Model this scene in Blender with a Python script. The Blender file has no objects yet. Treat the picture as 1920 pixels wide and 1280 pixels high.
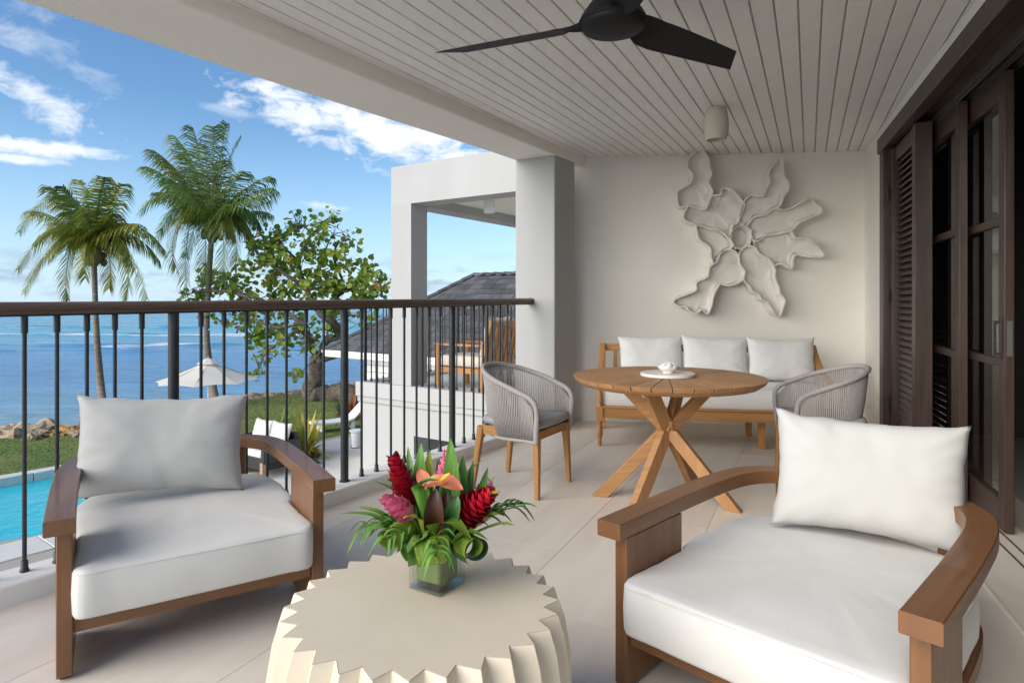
import bpy, math, random
from mathutils import Vector, Matrix, noise
R = math.radians
random.seed(7)
S = bpy.context.scene
COL = S.collection

# ------------------------------------------------------------------ camera
F = 1180.0                      # focal length in photo pixels (1920 wide)
EYE = 1.2
cam_d = bpy.data.cameras.new('camera'); cam = bpy.data.objects.new('camera', cam_d); COL.objects.link(cam)
cam.location = (0, 0, EYE); cam.rotation_euler = (R(90), 0, 0)
cam_d.sensor_width = 36.0; cam_d.lens = 36.0 * F / 1920.0
cam_d.shift_y = -75.0 / 1920.0
cam_d.clip_start = 0.05; cam_d.clip_end = 12000
S.camera = cam

# ------------------------------------------------------------------ world, sun, exposure
SUN_AZ, SUN_EL = (-0.79, -0.613), 26.0
W = bpy.data.worlds.new('World'); S.world = W; W.use_nodes = True
W.cycles.sampling_method = 'MANUAL'; W.cycles.sample_map_resolution = 256
def build_world():
    nt = W.node_tree; N = nt.nodes; L = nt.links; N.clear()
    def n(t, **k):
        o = N.new(t)
        for a, b in k.items(): setattr(o, a, b)
        return o
    def m(op, a, b=None, c=None, clamp=False):
        o = n('ShaderNodeMath', operation=op); o.use_clamp = clamp
        for i, x in enumerate((a, b, c)):
            if x is None: continue
            if isinstance(x, (int, float)): o.inputs[i].default_value = x
            else: L.new(x, o.inputs[i])
        return o.outputs[0]
    out = n('ShaderNodeOutputWorld'); bg = n('ShaderNodeBackground'); bg.inputs['Strength'].default_value = 0.050
    sky = n('ShaderNodeTexSky', sky_type='NISHITA'); sky.sun_disc = False
    sky.sun_elevation = R(SUN_EL); sky.sun_rotation = math.atan2(SUN_AZ[0], SUN_AZ[1])
    sky.altitude = 0; sky.air_density = 1.0; sky.dust_density = 0.15; sky.ozone_density = 1.6
    tc = n('ShaderNodeTexCoord'); sep = n('ShaderNodeSeparateXYZ'); L.new(tc.outputs['Generated'], sep.inputs[0])
    x, y, z = sep.outputs
    az = m('ARCTAN2', x, y); el = m('ARCSINE', z)
    # cloud sheet: noise over (azimuth, elevation), streaky
    def fbm(sx, sy, ox, det=6, rough=.6, dist=.6):
        cb = n('ShaderNodeCombineXYZ'); L.new(m('MULTIPLY', az, sx), cb.inputs[0]); L.new(m('MULTIPLY', el, sy), cb.inputs[1]); cb.inputs[2].default_value = ox
        t = n('ShaderNodeTexNoise'); t.inputs['Scale'].default_value = 1; t.inputs['Detail'].default_value = det
        t.inputs['Roughness'].default_value = rough; t.inputs['Distortion'].default_value = dist
        L.new(cb.outputs[0], t.inputs['Vector']); return t.outputs['Fac']
    nA = fbm(9, 22, 1.3, 3, .6, 0); nB = fbm(16, 60, 4.1, 3, .55, 0); nC = fbm(20, 38, 9.7, 5, .62, .35)
    def blob(u, v, wu, wv, tilt, nz, amp, edge=.5, gain=1.0, bias=0.0):
        a0 = math.atan2(u - 960, 1180); b0 = math.atan2((565 - v) * math.cos(a0), 1180)
        da = m('SUBTRACT', az, a0); de = m('SUBTRACT', el, b0)
        c, s = math.cos(R(tilt)), math.sin(R(tilt))
        p = m('ADD', m('MULTIPLY', da, c), m('MULTIPLY', de, s)); q = m('SUBTRACT', m('MULTIPLY', de, c), m('MULTIPLY', da, s))
        p = m('MULTIPLY', p, 1180 / wu); q = m('MULTIPLY', q, 1180 / wv)
        d = m('SQRT', m('ADD', m('MULTIPLY', p, p), m('MULTIPLY', q, q)))
        f = m('ADD', m('SUBTRACT', 1.0 + bias, d), m('MULTIPLY', m('SUBTRACT', nz, .5), amp))
        return m('MULTIPLY', m('DIVIDE', f, edge, clamp=True), gain)
    blobs = [blob(742, 246, 255, 66, -11, nC, 2.8, .7, .95, .0), blob(565, 208, 85, 42, -25, nC, 3.6, .8, .85),
             blob(58, 172, 110, 32, -36, nC, 4.2, 1.0, .75, -.15), blob(110, 95, 150, 34, -38, nC, 4.4, 1.4, .32, -.35), blob(25, 55, 60, 70, 10, nC, 4.4, 1.3, .4, -.3),
             blob(70, 275, 120, 14, 1, nC, 2.6, .6, .9), blob(20, 297, 70, 8, 0, nC, 2.2, .6, .8),
             blob(600, 385, 45, 7, -6, nC, 3, 1, .5), blob(430, 208, 60, 9, -4, nC, 3.5, 1.2, .35), blob(800, 300, 90, 10, 4, nC, 3, 1, .5)]
    cl = blobs[0]
    for b in blobs[1:]: cl = m('MAXIMUM', cl, b)
    # scattered clouds over the rest of the sky, the same all round
    up = m('MULTIPLY', m('SUBTRACT', el, .42), 4, clamp=True)
    sc_ = m('MULTIPLY', m('MULTIPLY', m('SUBTRACT', nA, .56), 5, clamp=True), up)
    cl = m('MAXIMUM', cl, m('MULTIPLY', sc_, .8))
    # bluish flat clouds low over the sea
    low = m('MULTIPLY', m('SUBTRACT', 1, m('MULTIPLY', m('ABSOLUTE', m('SUBTRACT', el, .035)), 22), clamp=True), m('MULTIPLY', m('SUBTRACT', nB, .48), 6, clamp=True))
    mix = n('ShaderNodeMix', data_type='RGBA'); L.new(m('MULTIPLY', cl, .93), mix.inputs['Factor'])
    hz = m('MULTIPLY', m('POWER', m('SUBTRACT', 1, m('DIVIDE', m('MAXIMUM', el, 0), .30), clamp=True), 1.8), .8)
    mh = n('ShaderNodeMix', data_type='RGBA'); L.new(hz, mh.inputs['Factor']); mh.inputs['B'].default_value = HAZE_C
    mix0 = n('ShaderNodeMix', data_type='RGBA'); L.new(m('MULTIPLY', low, .72), mix0.inputs['Factor'])
    grade = n('ShaderNodeMix', data_type='RGBA', blend_type='MULTIPLY'); grade.inputs['Factor'].default_value = 1
    L.new(sky.outputs[0], grade.inputs['A']); grade.inputs['B'].default_value = SKY_TINT
    L.new(grade.outputs['Result'], mh.inputs['A']); L.new(mh.outputs['Result'], mix0.inputs['A']); mix0.inputs['B'].default_value = CLOUD_LOW
    L.new(mix0.outputs['Result'], mix.inputs['A']); mix.inputs['B'].default_value = CLOUD_HI
    L.new(mix.outputs['Result'], bg.inputs['Color']); L.new(bg.outputs[0], out.inputs[0])
SKY_TINT = (.64, .84, 1.0, 1); CLOUD_LOW = (2.1, 2.75, 3.9, 1); CLOUD_HI = (6.2, 6.4, 6.7, 1); HAZE_C = (3.7, 4.9, 6.2, 1)
build_world()
sun_d = bpy.data.lights.new('sun', 'SUN'); sun = bpy.data.objects.new('sun', sun_d); COL.objects.link(sun)
sun_d.energy = 1.5; sun_d.angle = R(60); sun_d.color = (1, .91, .78)
_h = math.cos(R(SUN_EL)); _s = Vector((SUN_AZ[0] * _h, SUN_AZ[1] * _h, math.sin(R(SUN_EL))))
sun.rotation_euler = _s.to_track_quat('Z', 'Y').to_euler(); sun.location = (-8, -12, 15)
S.view_settings.view_transform = 'Standard'; S.view_settings.look = 'None'
S.view_settings.exposure = 1.84; S.view_settings.gamma = 1; S.view_settings.use_curve_mapping = False
S.render.engine = 'CYCLES'
S.cycles.max_bounces = 8; S.cycles.diffuse_bounces = 5; S.cycles.use_adaptive_sampling = True; S.cycles.adaptive_threshold = .02; S.cycles.glossy_bounces = 4; S.cycles.transmission_bounces = 8
S.cycles.caustics_reflective = False; S.cycles.caustics_refractive = False; S.cycles.use_denoising = True; S.cycles.sample_clamp_indirect = 6

# ------------------------------------------------------------------ materials
MATS = {}
def pm(name, col, rough=.5, col2=None, scale=4, stretch=(1, 1, 1), bump=0, bscale=None, spec=.5, space='Object', detail=3,
       metal=0, coat=0, trans=0, ior=1.45, lo=.35, hi=.65, sub=0, rvar=0, objvar=0, sheen=0, bdist=.02):
    mt = bpy.data.materials.new(name); mt.use_nodes = True; nt = mt.node_tree; N = nt.nodes; L = nt.links
    b = N['Principled BSDF']
    def rgba(c): return (c[0], c[1], c[2], 1)
    b.inputs['Base Color'].default_value = rgba(col); b.inputs['Roughness'].default_value = rough
    b.inputs['Specular IOR Level'].default_value = spec; b.inputs['Metallic'].default_value = metal; b.inputs['Coat Weight'].default_value = coat
    b.inputs['Transmission Weight'].default_value = trans; b.inputs['IOR'].default_value = ior
    if sheen: b.inputs['Sheen Weight'].default_value = sheen
    if sub:
        b.inputs['Subsurface Weight'].default_value = sub; b.inputs['Subsurface Scale'].default_value = .02
    tc = N.new('ShaderNodeTexCoord'); mp = N.new('ShaderNodeMapping'); mp.inputs['Scale'].default_value = stretch
    L.new(tc.outputs[space], mp.inputs[0]); vec = mp.outputs[0]
    oi = N.new('ShaderNodeObjectInfo')
    ad = N.new('ShaderNodeVectorMath'); ad.operation = 'ADD'
    sc = N.new('ShaderNodeVectorMath'); sc.operation = 'SCALE'; sc.inputs[0].default_value = (37, 21, 13); L.new(oi.outputs['Random'], sc.inputs['Scale'])
    L.new(vec, ad.inputs[0]); L.new(sc.outputs[0], ad.inputs[1]); vec = ad.outputs[0]
    colout = None
    if col2:
        t = N.new('ShaderNodeTexNoise'); t.inputs['Scale'].default_value = scale; t.inputs['Detail'].default_value = detail; t.inputs['Roughness'].default_value = .6
        L.new(vec, t.inputs['Vector'])
        mr = N.new('ShaderNodeMapRange'); mr.inputs[1].default_value = lo; mr.inputs[2].default_value = hi; L.new(t.outputs['Fac'], mr.inputs[0])
        mx = N.new('ShaderNodeMix'); mx.data_type = 'RGBA'; mx.inputs['A'].default_value = rgba(col); mx.inputs['B'].default_value = rgba(col2)
        L.new(mr.outputs[0], mx.inputs['Factor']); colout = mx.outputs['Result']
        if rvar:
            m2 = N.new('ShaderNodeMapRange'); m2.inputs[3].default_value = rough - rvar; m2.inputs[4].default_value = rough + rvar
            L.new(t.outputs['Fac'], m2.inputs[0]); L.new(m2.outputs[0], b.inputs['Roughness'])
    if objvar:
        hs = N.new('ShaderNodeHueSaturation')
        mv = N.new('ShaderNodeMapRange'); mv.inputs[3].default_value = 1 - objvar; mv.inputs[4].default_value = 1 + objvar
        L.new(oi.outputs['Random'], mv.inputs[0]); L.new(mv.outputs[0], hs.inputs['Value'])
        if colout: L.new(colout, hs.inputs['Color'])
        else: hs.inputs['Color'].default_value = rgba(col)
        colout = hs.outputs[0]
    if colout: L.new(colout, b.inputs['Base Color'])
    if bump:
        t2 = N.new('ShaderNodeTexNoise'); t2.inputs['Scale'].default_value = bscale or scale; t2.inputs['Detail'].default_value = 2.5
        L.new(vec, t2.inputs['Vector'])
        bp = N.new('ShaderNodeBump'); bp.inputs['Strength'].default_value = bump; bp.inputs['Distance'].default_value = bdist
        L.new(t2.outputs['Fac'], bp.inputs['Height']); L.new(bp.outputs[0], b.inputs['Normal'])
    MATS[name] = mt
    return mt
GR = (1.2, 22, 1)
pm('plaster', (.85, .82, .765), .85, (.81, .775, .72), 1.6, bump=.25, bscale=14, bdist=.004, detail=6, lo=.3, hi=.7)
pm('plaster_out_dim', (.43, .43, .428), .85, (.385, .385, .378), .7, stretch=(1, 1, .35), bump=.12, bscale=40, bdist=.004)  # white plaster darkened in its colour to offset the sun outdoors
pm('plank_paint', (.84, .83, .81), .55, (.80, .79, .77), 2, stretch=(1, 8, 1), space='UV', bump=.05, bscale=6, objvar=.025)
pm('groove', (.60, .58, .55), .9)
pm('stone_tile', (.73, .665, .585), .40, (.63, .56, .48), 1.1, stretch=(1.0, 5.5, 1), space='UV', bump=.05, bscale=9, rvar=.12, objvar=.055, detail=8, lo=.36, hi=.74)
pm('grout', (.40, .36, .31), .95)
pm('metal_black', (.022, .024, .028), .42, (.03, .032, .036), 20, spec=.5)
pm('rail_wood', (.145, .092, .068), .38, (.095, .06, .045), 3, stretch=GR, space='UV', bump=.06)
pm('wood_brown', (.205, .094, .039), .38, (.15, .067, .028), 2.2, stretch=(1.0, 14, 1), space='UV', bump=.06, coat=.15, rvar=.06, lo=.3, hi=.7)
pm('teak', (.50, .27, .115), .48, (.36, .175, .07), 2.4, stretch=GR, space='UV', bump=.08, objvar=.10, lo=.3, hi=.7)
pm('teak_chair', (.47, .235, .085), .42, (.38, .18, .06), 2.4, stretch=GR, space='UV', bump=.06, objvar=.05)
pm('door_wood', (.060, .036, .028), .4, (.040, .024, .019), 2, stretch=GR, space='UV', bump=.08)
pm('fabric_white', (.63, .62, .59), .9, (.60, .59, .56), 5, bump=.35, bscale=420, bdist=.0012, sheen=.2)
pm('fabric_white_dim', (.49, .485, .465), .9, (.465, .46, .44), 5, bump=.35, bscale=420, bdist=.0012, sheen=.2)  # same white fabric, darkened to offset the stronger light on the pillows
pm('fabric_sofa', (.72, .715, .695), .9, (.69, .685, .665), 3, bump=.10, bscale=500, bdist=.001, sheen=.25)
pm('fabric_grey', (.36, .365, .38), .92, (.32, .325, .34), 60, bump=.15, bscale=500, bdist=.001)
pm('fabric_beige', (.62, .57, .50), .92, (.56, .51, .45), 6)
pm('rope', (.43, .395, .38), .85, (.35, .32, .305), 90, bump=.3, bscale=240, bdist=.002)
pm('concrete_cream', (.66, .58, .455), .6, (.585, .505, .39), 2.2, detail=7, lo=.3, hi=.75, bump=.10, bscale=60, bdist=.003, rvar=.08)
pm('sculpture', (.83, .79, .735), .75, (.80, .76, .705), 5, bump=.08, bscale=40, bdist=.003)
pm('fan_black', (.009, .009, .010), .6, spec=.3)
pm('lamp_clay', (.66, .60, .52), .7, (.62, .56, .48), 8)
pm('lamp_inside', (.55, .45, .33), .7)
pm('ceramic', (.80, .76, .71), .4)
pm('glass_clear', (.97, .985, .98), .0, trans=1, ior=1.48)
pm('water_clear', (.95, .98, .95), .0, trans=1, ior=1.33)
pm('leaf_green', (.13, .27, .04), .42, (.06, .165, .025), 9, stretch=(1, 9, 1), space='UV', spec=.45, objvar=.22)
pm('leaf_dark', (.06, .15, .035), .45, (.03, .095, .022), 9, stretch=(1, 6, 1), space='UV', objvar=.25)
pm('leaf_lime', (.30, .40, .045), .42, (.13, .25, .03), 3, stretch=(.4, 8, 1), space='UV', objvar=.15)
pm('leaf_yellow', (.48, .42, .04), .45, (.20, .27, .03), 3, stretch=(.5, 6, 1), space='UV')
pm('leaf_lining', (.17, .215, .032), .45, (.09, .135, .02), 3, stretch=(.5, 9, 1), space='UV')
pm('leaf_maroon', (.075, .030, .020), .4, (.05, .02, .014), 6)
pm('ginger_red', (.46, .010, .028), .38, (.28, .004, .016), 14, objvar=.12, sub=.08)
pm('ginger_pink', (.74, .19, .30), .42, (.62, .11, .21), 14, objvar=.1, sub=.1)
pm('ginger_pale', (.80, .42, .50), .42, (.72, .30, .40), 14, objvar=.1, sub=.1)
pm('anthurium', (.72, .20, .13), .28, (.62, .22, .10), 8, coat=.3)
pm('spadix', (.80, .42, .05), .5)
pm('palm_leaf', (.18, .25, .055), .42, (.10, .17, .036), 3, objvar=.30, spec=.5)
pm('palm_leaf_warm', (.32, .30, .045), .42, (.17, .215, .033), 3, objvar=.25, spec=.5)
pm('palm_dry', (.26, .19, .10), .7, (.16, .11, .06), 4)
pm('palm_trunk', (.27, .215, .165), .9, (.16, .125, .095), 3, stretch=(1, 1, 7), bump=.6, bdist=.04)
pm('coconut', (.22, .20, .05), .5, (.15, .12, .03), 6)
pm('bark', (.20, .165, .13), .95, (.09, .072, .055), 5, stretch=(1, 1, 1), bump=.8, bscale=7, bdist=.06)
pm('grape_leaf', (.34, .40, .055), .45, (.17, .26, .038), 1.1, spec=.4, detail=2)
pm('grape_leaf_old', (.38, .20, .03), .5, (.30, .08, .025), 2)
pm('lawn', (.22, .225, .06), .95, (.09, .15, .03), .5, bump=.5, bscale=14, bdist=.05, detail=8)
pm('earth', (.19, .14, .085), .95, (.12, .085, .05), 4, bump=.4, bdist=.05)
pm('sand', (.50, .40, .26), .95, (.40, .31, .20), 3)
pm('rock_tan', (.46, .36, .25), .9, (.26, .20, .14), 3, bump=.7, bscale=6, bdist=.05, objvar=.22)
pm('rock_orange', (.52, .30, .11), .9, (.34, .20, .09), 4, bump=.6, bscale=6, bdist=.05)
pm('paving', (.60, .585, .55), .8, (.53, .515, .48), 1.5, bump=.08, bscale=30, objvar=.03)
pm('coping', (.66, .65, .62), .75, (.60, .59, .56), 3)
pm('pool_tile', (.10, .50, .60), .4, (.07, .42, .54), 2)
pm('roof_shingle', (.098, .098, .104), .85, (.062, .062, .068), 3, bump=.5, bscale=9, bdist=.02, objvar=.30)
pm('trim_white', (.80, .80, .78), .6)
pm('canopy', (.78, .74, .68), .9, (.73, .69, .63), 3)
pm('wicker_dark', (.02, .019, .018), .6, (.032, .030, .028), 40, bump=.4, bscale=90, bdist=.006)
pm('wood_pale', (.40, .27, .18), .6, (.33, .22, .15), 3, stretch=GR, space='UV')
pm('plastic_white', (.82, .82, .82), .35)
pm('room_shade', (.030, .028, .027), .8)  # near-black colour stands in for the shade inside the room
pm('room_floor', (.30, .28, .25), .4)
pm('steel', (.55, .54, .52), .35, metal=.9)
pm('alu_grey', (.13, .125, .12), .45, metal=.4)
pm('croton_yellow', (.66, .42, .03), .5, (.24, .30, .035), 2.2, stretch=(1, 3, 1), space='UV', objvar=.2)
pm('croton_red', (.30, .075, .022), .5, (.20, .10, .02), 2.2, objvar=.2)
pm('shrub_green', (.05, .10, .022), .6, (.03, .065, .015), 4, objvar=.2)

def special_mats():
    # translucent cloth / leaves: add a translucent lobe
    for k, tr in (('palm_leaf', .35), ('palm_leaf_warm', .4), ('grape_leaf', .42), ('canopy', .25)):
        nt = MATS[k].node_tree; b = nt.nodes['Principled BSDF']; out = nt.nodes['Material Output']
        t = nt.nodes.new('ShaderNodeBsdfTranslucent'); mx = nt.nodes.new('ShaderNodeMixShader'); mx.inputs[0].default_value = tr
        src = b.inputs['Base Color'].links
        if src: nt.links.new(src[0].from_socket, t.inputs[0])
        nt.links.new(b.outputs[0], mx.inputs[1]); nt.links.new(t.outputs[0], mx.inputs[2]); nt.links.new(mx.outputs[0], out.inputs[0])
    # window glass: thin sheet, part mirror, part see-through
    mt = bpy.data.materials.new('glass_pane'); mt.use_nodes = True; nt = mt.node_tree; nt.nodes.clear()
    out = nt.nodes.new('ShaderNodeOutputMaterial'); g = nt.nodes.new('ShaderNodeBsdfGlossy'); g.inputs['Roughness'].default_value = .01
    t = nt.nodes.new('ShaderNodeBsdfTransparent'); t.inputs[0].default_value = (.80, .82, .82, 1)
    lw = nt.nodes.new('ShaderNodeLayerWeight'); fr = nt.nodes.new('ShaderNodeMath'); fr.operation = 'POWER'; fr.inputs[1].default_value = 3.0; nt.links.new(lw.outputs['Facing'], fr.inputs[0])
    mu = nt.nodes.new('ShaderNodeMath'); mu.operation = 'MULTIPLY_ADD'; mu.inputs[1].default_value = .85; mu.inputs[2].default_value = .10; mu.use_clamp = True
    mx = nt.nodes.new('ShaderNodeMixShader'); nt.links.new(fr.outputs[0], mu.inputs[0]); nt.links.new(mu.outputs[0], mx.inputs[0])
    nt.links.new(t.outputs[0], mx.inputs[1]); nt.links.new(g.outputs[0], mx.inputs[2]); nt.links.new(mx.outputs[0], out.inputs[0])
    MATS['glass_pane'] = mt
    mt2 = mt.copy(); mt2.name = 'vase_glass'; MATS['vase_glass'] = mt2
    for nd in mt2.node_tree.nodes:
        if nd.type == 'BSDF_TRANSPARENT': nd.inputs[0].default_value = (.93, .96, .95, 1)
        if nd.type == 'MATH' and nd.operation == 'MULTIPLY_ADD': nd.inputs[1].default_value = .8; nd.inputs[2].default_value = .07
    # sea
    mt = bpy.data.materials.new('sea_water'); mt.use_nodes = True; nt = mt.node_tree; N = nt.nodes; L = nt.links; b = N['Principled BSDF']
    b.inputs['Roughness'].default_value = .2; b.inputs['IOR'].default_value = 1.33; b.inputs['Specular IOR Level'].default_value = .22
    tc = N.new('ShaderNodeTexCoord'); sp = N.new('ShaderNodeSeparateXYZ'); L.new(tc.outputs['Object'], sp.inputs[0])
    def nz(sx, sy, det=5, rough=.6, dist=0):
        mp = N.new('ShaderNodeMapping'); mp.inputs['Scale'].default_value = (sx, sy, 1); L.new(tc.outputs['Object'], mp.inputs[0])
        t = N.new('ShaderNodeTexNoise'); t.inputs['Scale'].default_value = 1; t.inputs['Detail'].default_value = det; t.inputs['Roughness'].default_value = rough
        t.inputs['Distortion'].default_value = dist
        L.new(mp.outputs[0], t.inputs['Vector']); return t.outputs['Fac']
    def m(op, a, bb=None, c=None, clamp=False):
        o = N.new('ShaderNodeMath'); o.operation = op; o.use_clamp = clamp
        for i, x in enumerate((a, bb, c)):
            if x is None: continue
            if isinstance(x, (int, float)): o.inputs[i].default_value = x
            else: L.new(x, o.inputs[i])
        return o.outputs[0]
    big = nz(.018, .07, 4); wob = nz(.02, .02, 3)
    dist = m('ADD', sp.outputs[1], m('MULTIPLY', m('SUBTRACT', wob, .5), 26))
    ramp = N.new('ShaderNodeValToRGB'); e = ramp.color_ramp.elements
    t0 = m('DIVIDE', m('LOGARITHM', m('MAXIMUM', dist, 20), 10), 4)       # log distance: 20 m .325, 100 m .5, 1 km .75
    L.new(t0, ramp.inputs[0])
    pts = [(.34, (.34, .44, .46)), (.375, (.15, .34, .50)), (.41, (.065, .25, .49)), (.455, (.06, .25, .50)), (.485, (.08, .34, .50)), (.53, (.05, .34, .51)), (.62, (.025, .24, .43)), (.80, (.015, .14, .34))]
    e[0].position, e[0].color = pts[0][0], pts[0][1] + (1,)
    e[1].position, e[1].color = pts[-1][0], pts[-1][1] + (1,)
    for p, c in pts[1:-1]:
        q = e.new(p); q.color = c + (1,)
    mv = N.new('ShaderNodeMix'); mv.data_type = 'RGBA'; mv.blend_type = 'MULTIPLY'; L.new(ramp.outputs[0], mv.inputs['A'])
    rp = N.new('ShaderNodeMapRange'); rp.inputs[1].default_value = .35; rp.inputs[2].default_value = .65; rp.inputs[3].default_value = .60; rp.inputs[4].default_value = 1.30
    fine = nz(.22, 1.1, 4, .65); L.new(m('ADD', m('MULTIPLY', big, .45), m('MULTIPLY', fine, .55)), rp.inputs[0]); cbn = N.new('ShaderNodeCombineColor')
    for i in range(3): L.new(rp.outputs[0], cbn.inputs[i])
    mv.inputs['Factor'].default_value = 1; L.new(cbn.outputs[0], mv.inputs['B'])
    # foam on the reef breakers
    lace = nz(.35, 1.1, 8, .7, .5); patch = nz(.022, .05, 3)
    foam = None
    for y0, wd, am in ((67, 1.5, .4), (76, 2.6, .65), (97, 4.5, .8), (128, 7, .5), (170, 12, .3)):
        d = m('ABSOLUTE', m('SUBTRACT', m('ADD', sp.outputs[1], m('MULTIPLY', m('SUBTRACT', wob, .5), 44)), y0))
        f = m('SUBTRACT', 1, m('DIVIDE', d, wd), clamp=True)
        f = m('MULTIPLY', m('SUBTRACT', m('ADD', m('MULTIPLY', f, 1.1), m('ADD', m('MULTIPLY', lace, 1.1), m('MULTIPLY', patch, 1.5))), 1.86), 2.4 * am, clamp=True)
        f = m('MULTIPLY', f, m('GREATER_THAN', m('SUBTRACT', wd, d), 0))
        foam = f if foam is None else m('MAXIMUM', foam, f)
    mf = N.new('ShaderNodeMix'); mf.data_type = 'RGBA'; L.new(foam, mf.inputs['Factor']); L.new(mv.outputs['Result'], mf.inputs['A']); mf.inputs['B'].default_value = (.78, .80, .80, 1)
    L.new(mf.outputs['Result'], b.inputs['Base Color'])
    L.new(m('ADD', .16, m('MULTIPLY', foam, .6)), b.inputs['Roughness'])
    h = m('ADD', m('MULTIPLY', nz(.55, 1.8, 6, .65), 1.0), m('MULTIPLY', nz(.12, .42, 3), 1.6))
    bp = N.new('ShaderNodeBump'); bp.inputs['Strength'].default_value = .9; bp.inputs['Distance'].default_value = .35
    L.new(h, bp.inputs['Height']); L.new(bp.outputs[0], b.inputs['Normal']); MATS['sea_water'] = mt
    # pool water: thin clear layer over the tiled basin
    mt = bpy.data.materials.new('pool_water'); mt.use_nodes = True; nt = mt.node_tree; N = nt.nodes; L = nt.links; b = N['Principled BSDF']
    b.inputs['Base Color'].default_value = (.035, .43, .53, 1); b.inputs['Roughness'].default_value = .06; b.inputs['IOR'].default_value = 1.33
    tc = N.new('ShaderNodeTexCoord'); t = N.new('ShaderNodeTexNoise'); t.inputs['Scale'].default_value = 2.4; t.inputs['Detail'].default_value = 5; t.inputs['Distortion'].default_value = .8
    L.new(tc.outputs['Object'], t.inputs['Vector'])
    mx = N.new('ShaderNodeMix'); mx.data_type = 'RGBA'; mx.inputs['A'].default_value = (.01, .42, .54, 1); mx.inputs['B'].default_value = (.03, .56, .66, 1); b.inputs['Specular IOR Level'].default_value = .3
    L.new(t.outputs['Fac'], mx.inputs['Factor']); L.new(mx.outputs['Result'], b.inputs['Base Color'])
    bp = N.new('ShaderNodeBump'); bp.inputs['Strength'].default_value = .35; bp.inputs['Distance'].default_value = .08
    L.new(t.outputs['Fac'], bp.inputs['Height']); L.new(bp.outputs[0], b.inputs['Normal']); MATS['pool_water'] = mt
special_mats()

# ------------------------------------------------------------------ mesh helpers
def V(*a): return Vector(a)
def P(u, v, z):
    """photo pixel + known height -> point of the place"""
    y = F * (EYE - z) / (v - 565.0)
    return Vector(((u - 960.0) / F * y, y, z))
def PY(u, v, y):
    return Vector(((u - 960.0) / F * y, y, EYE + (565.0 - v) / F * y))

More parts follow.
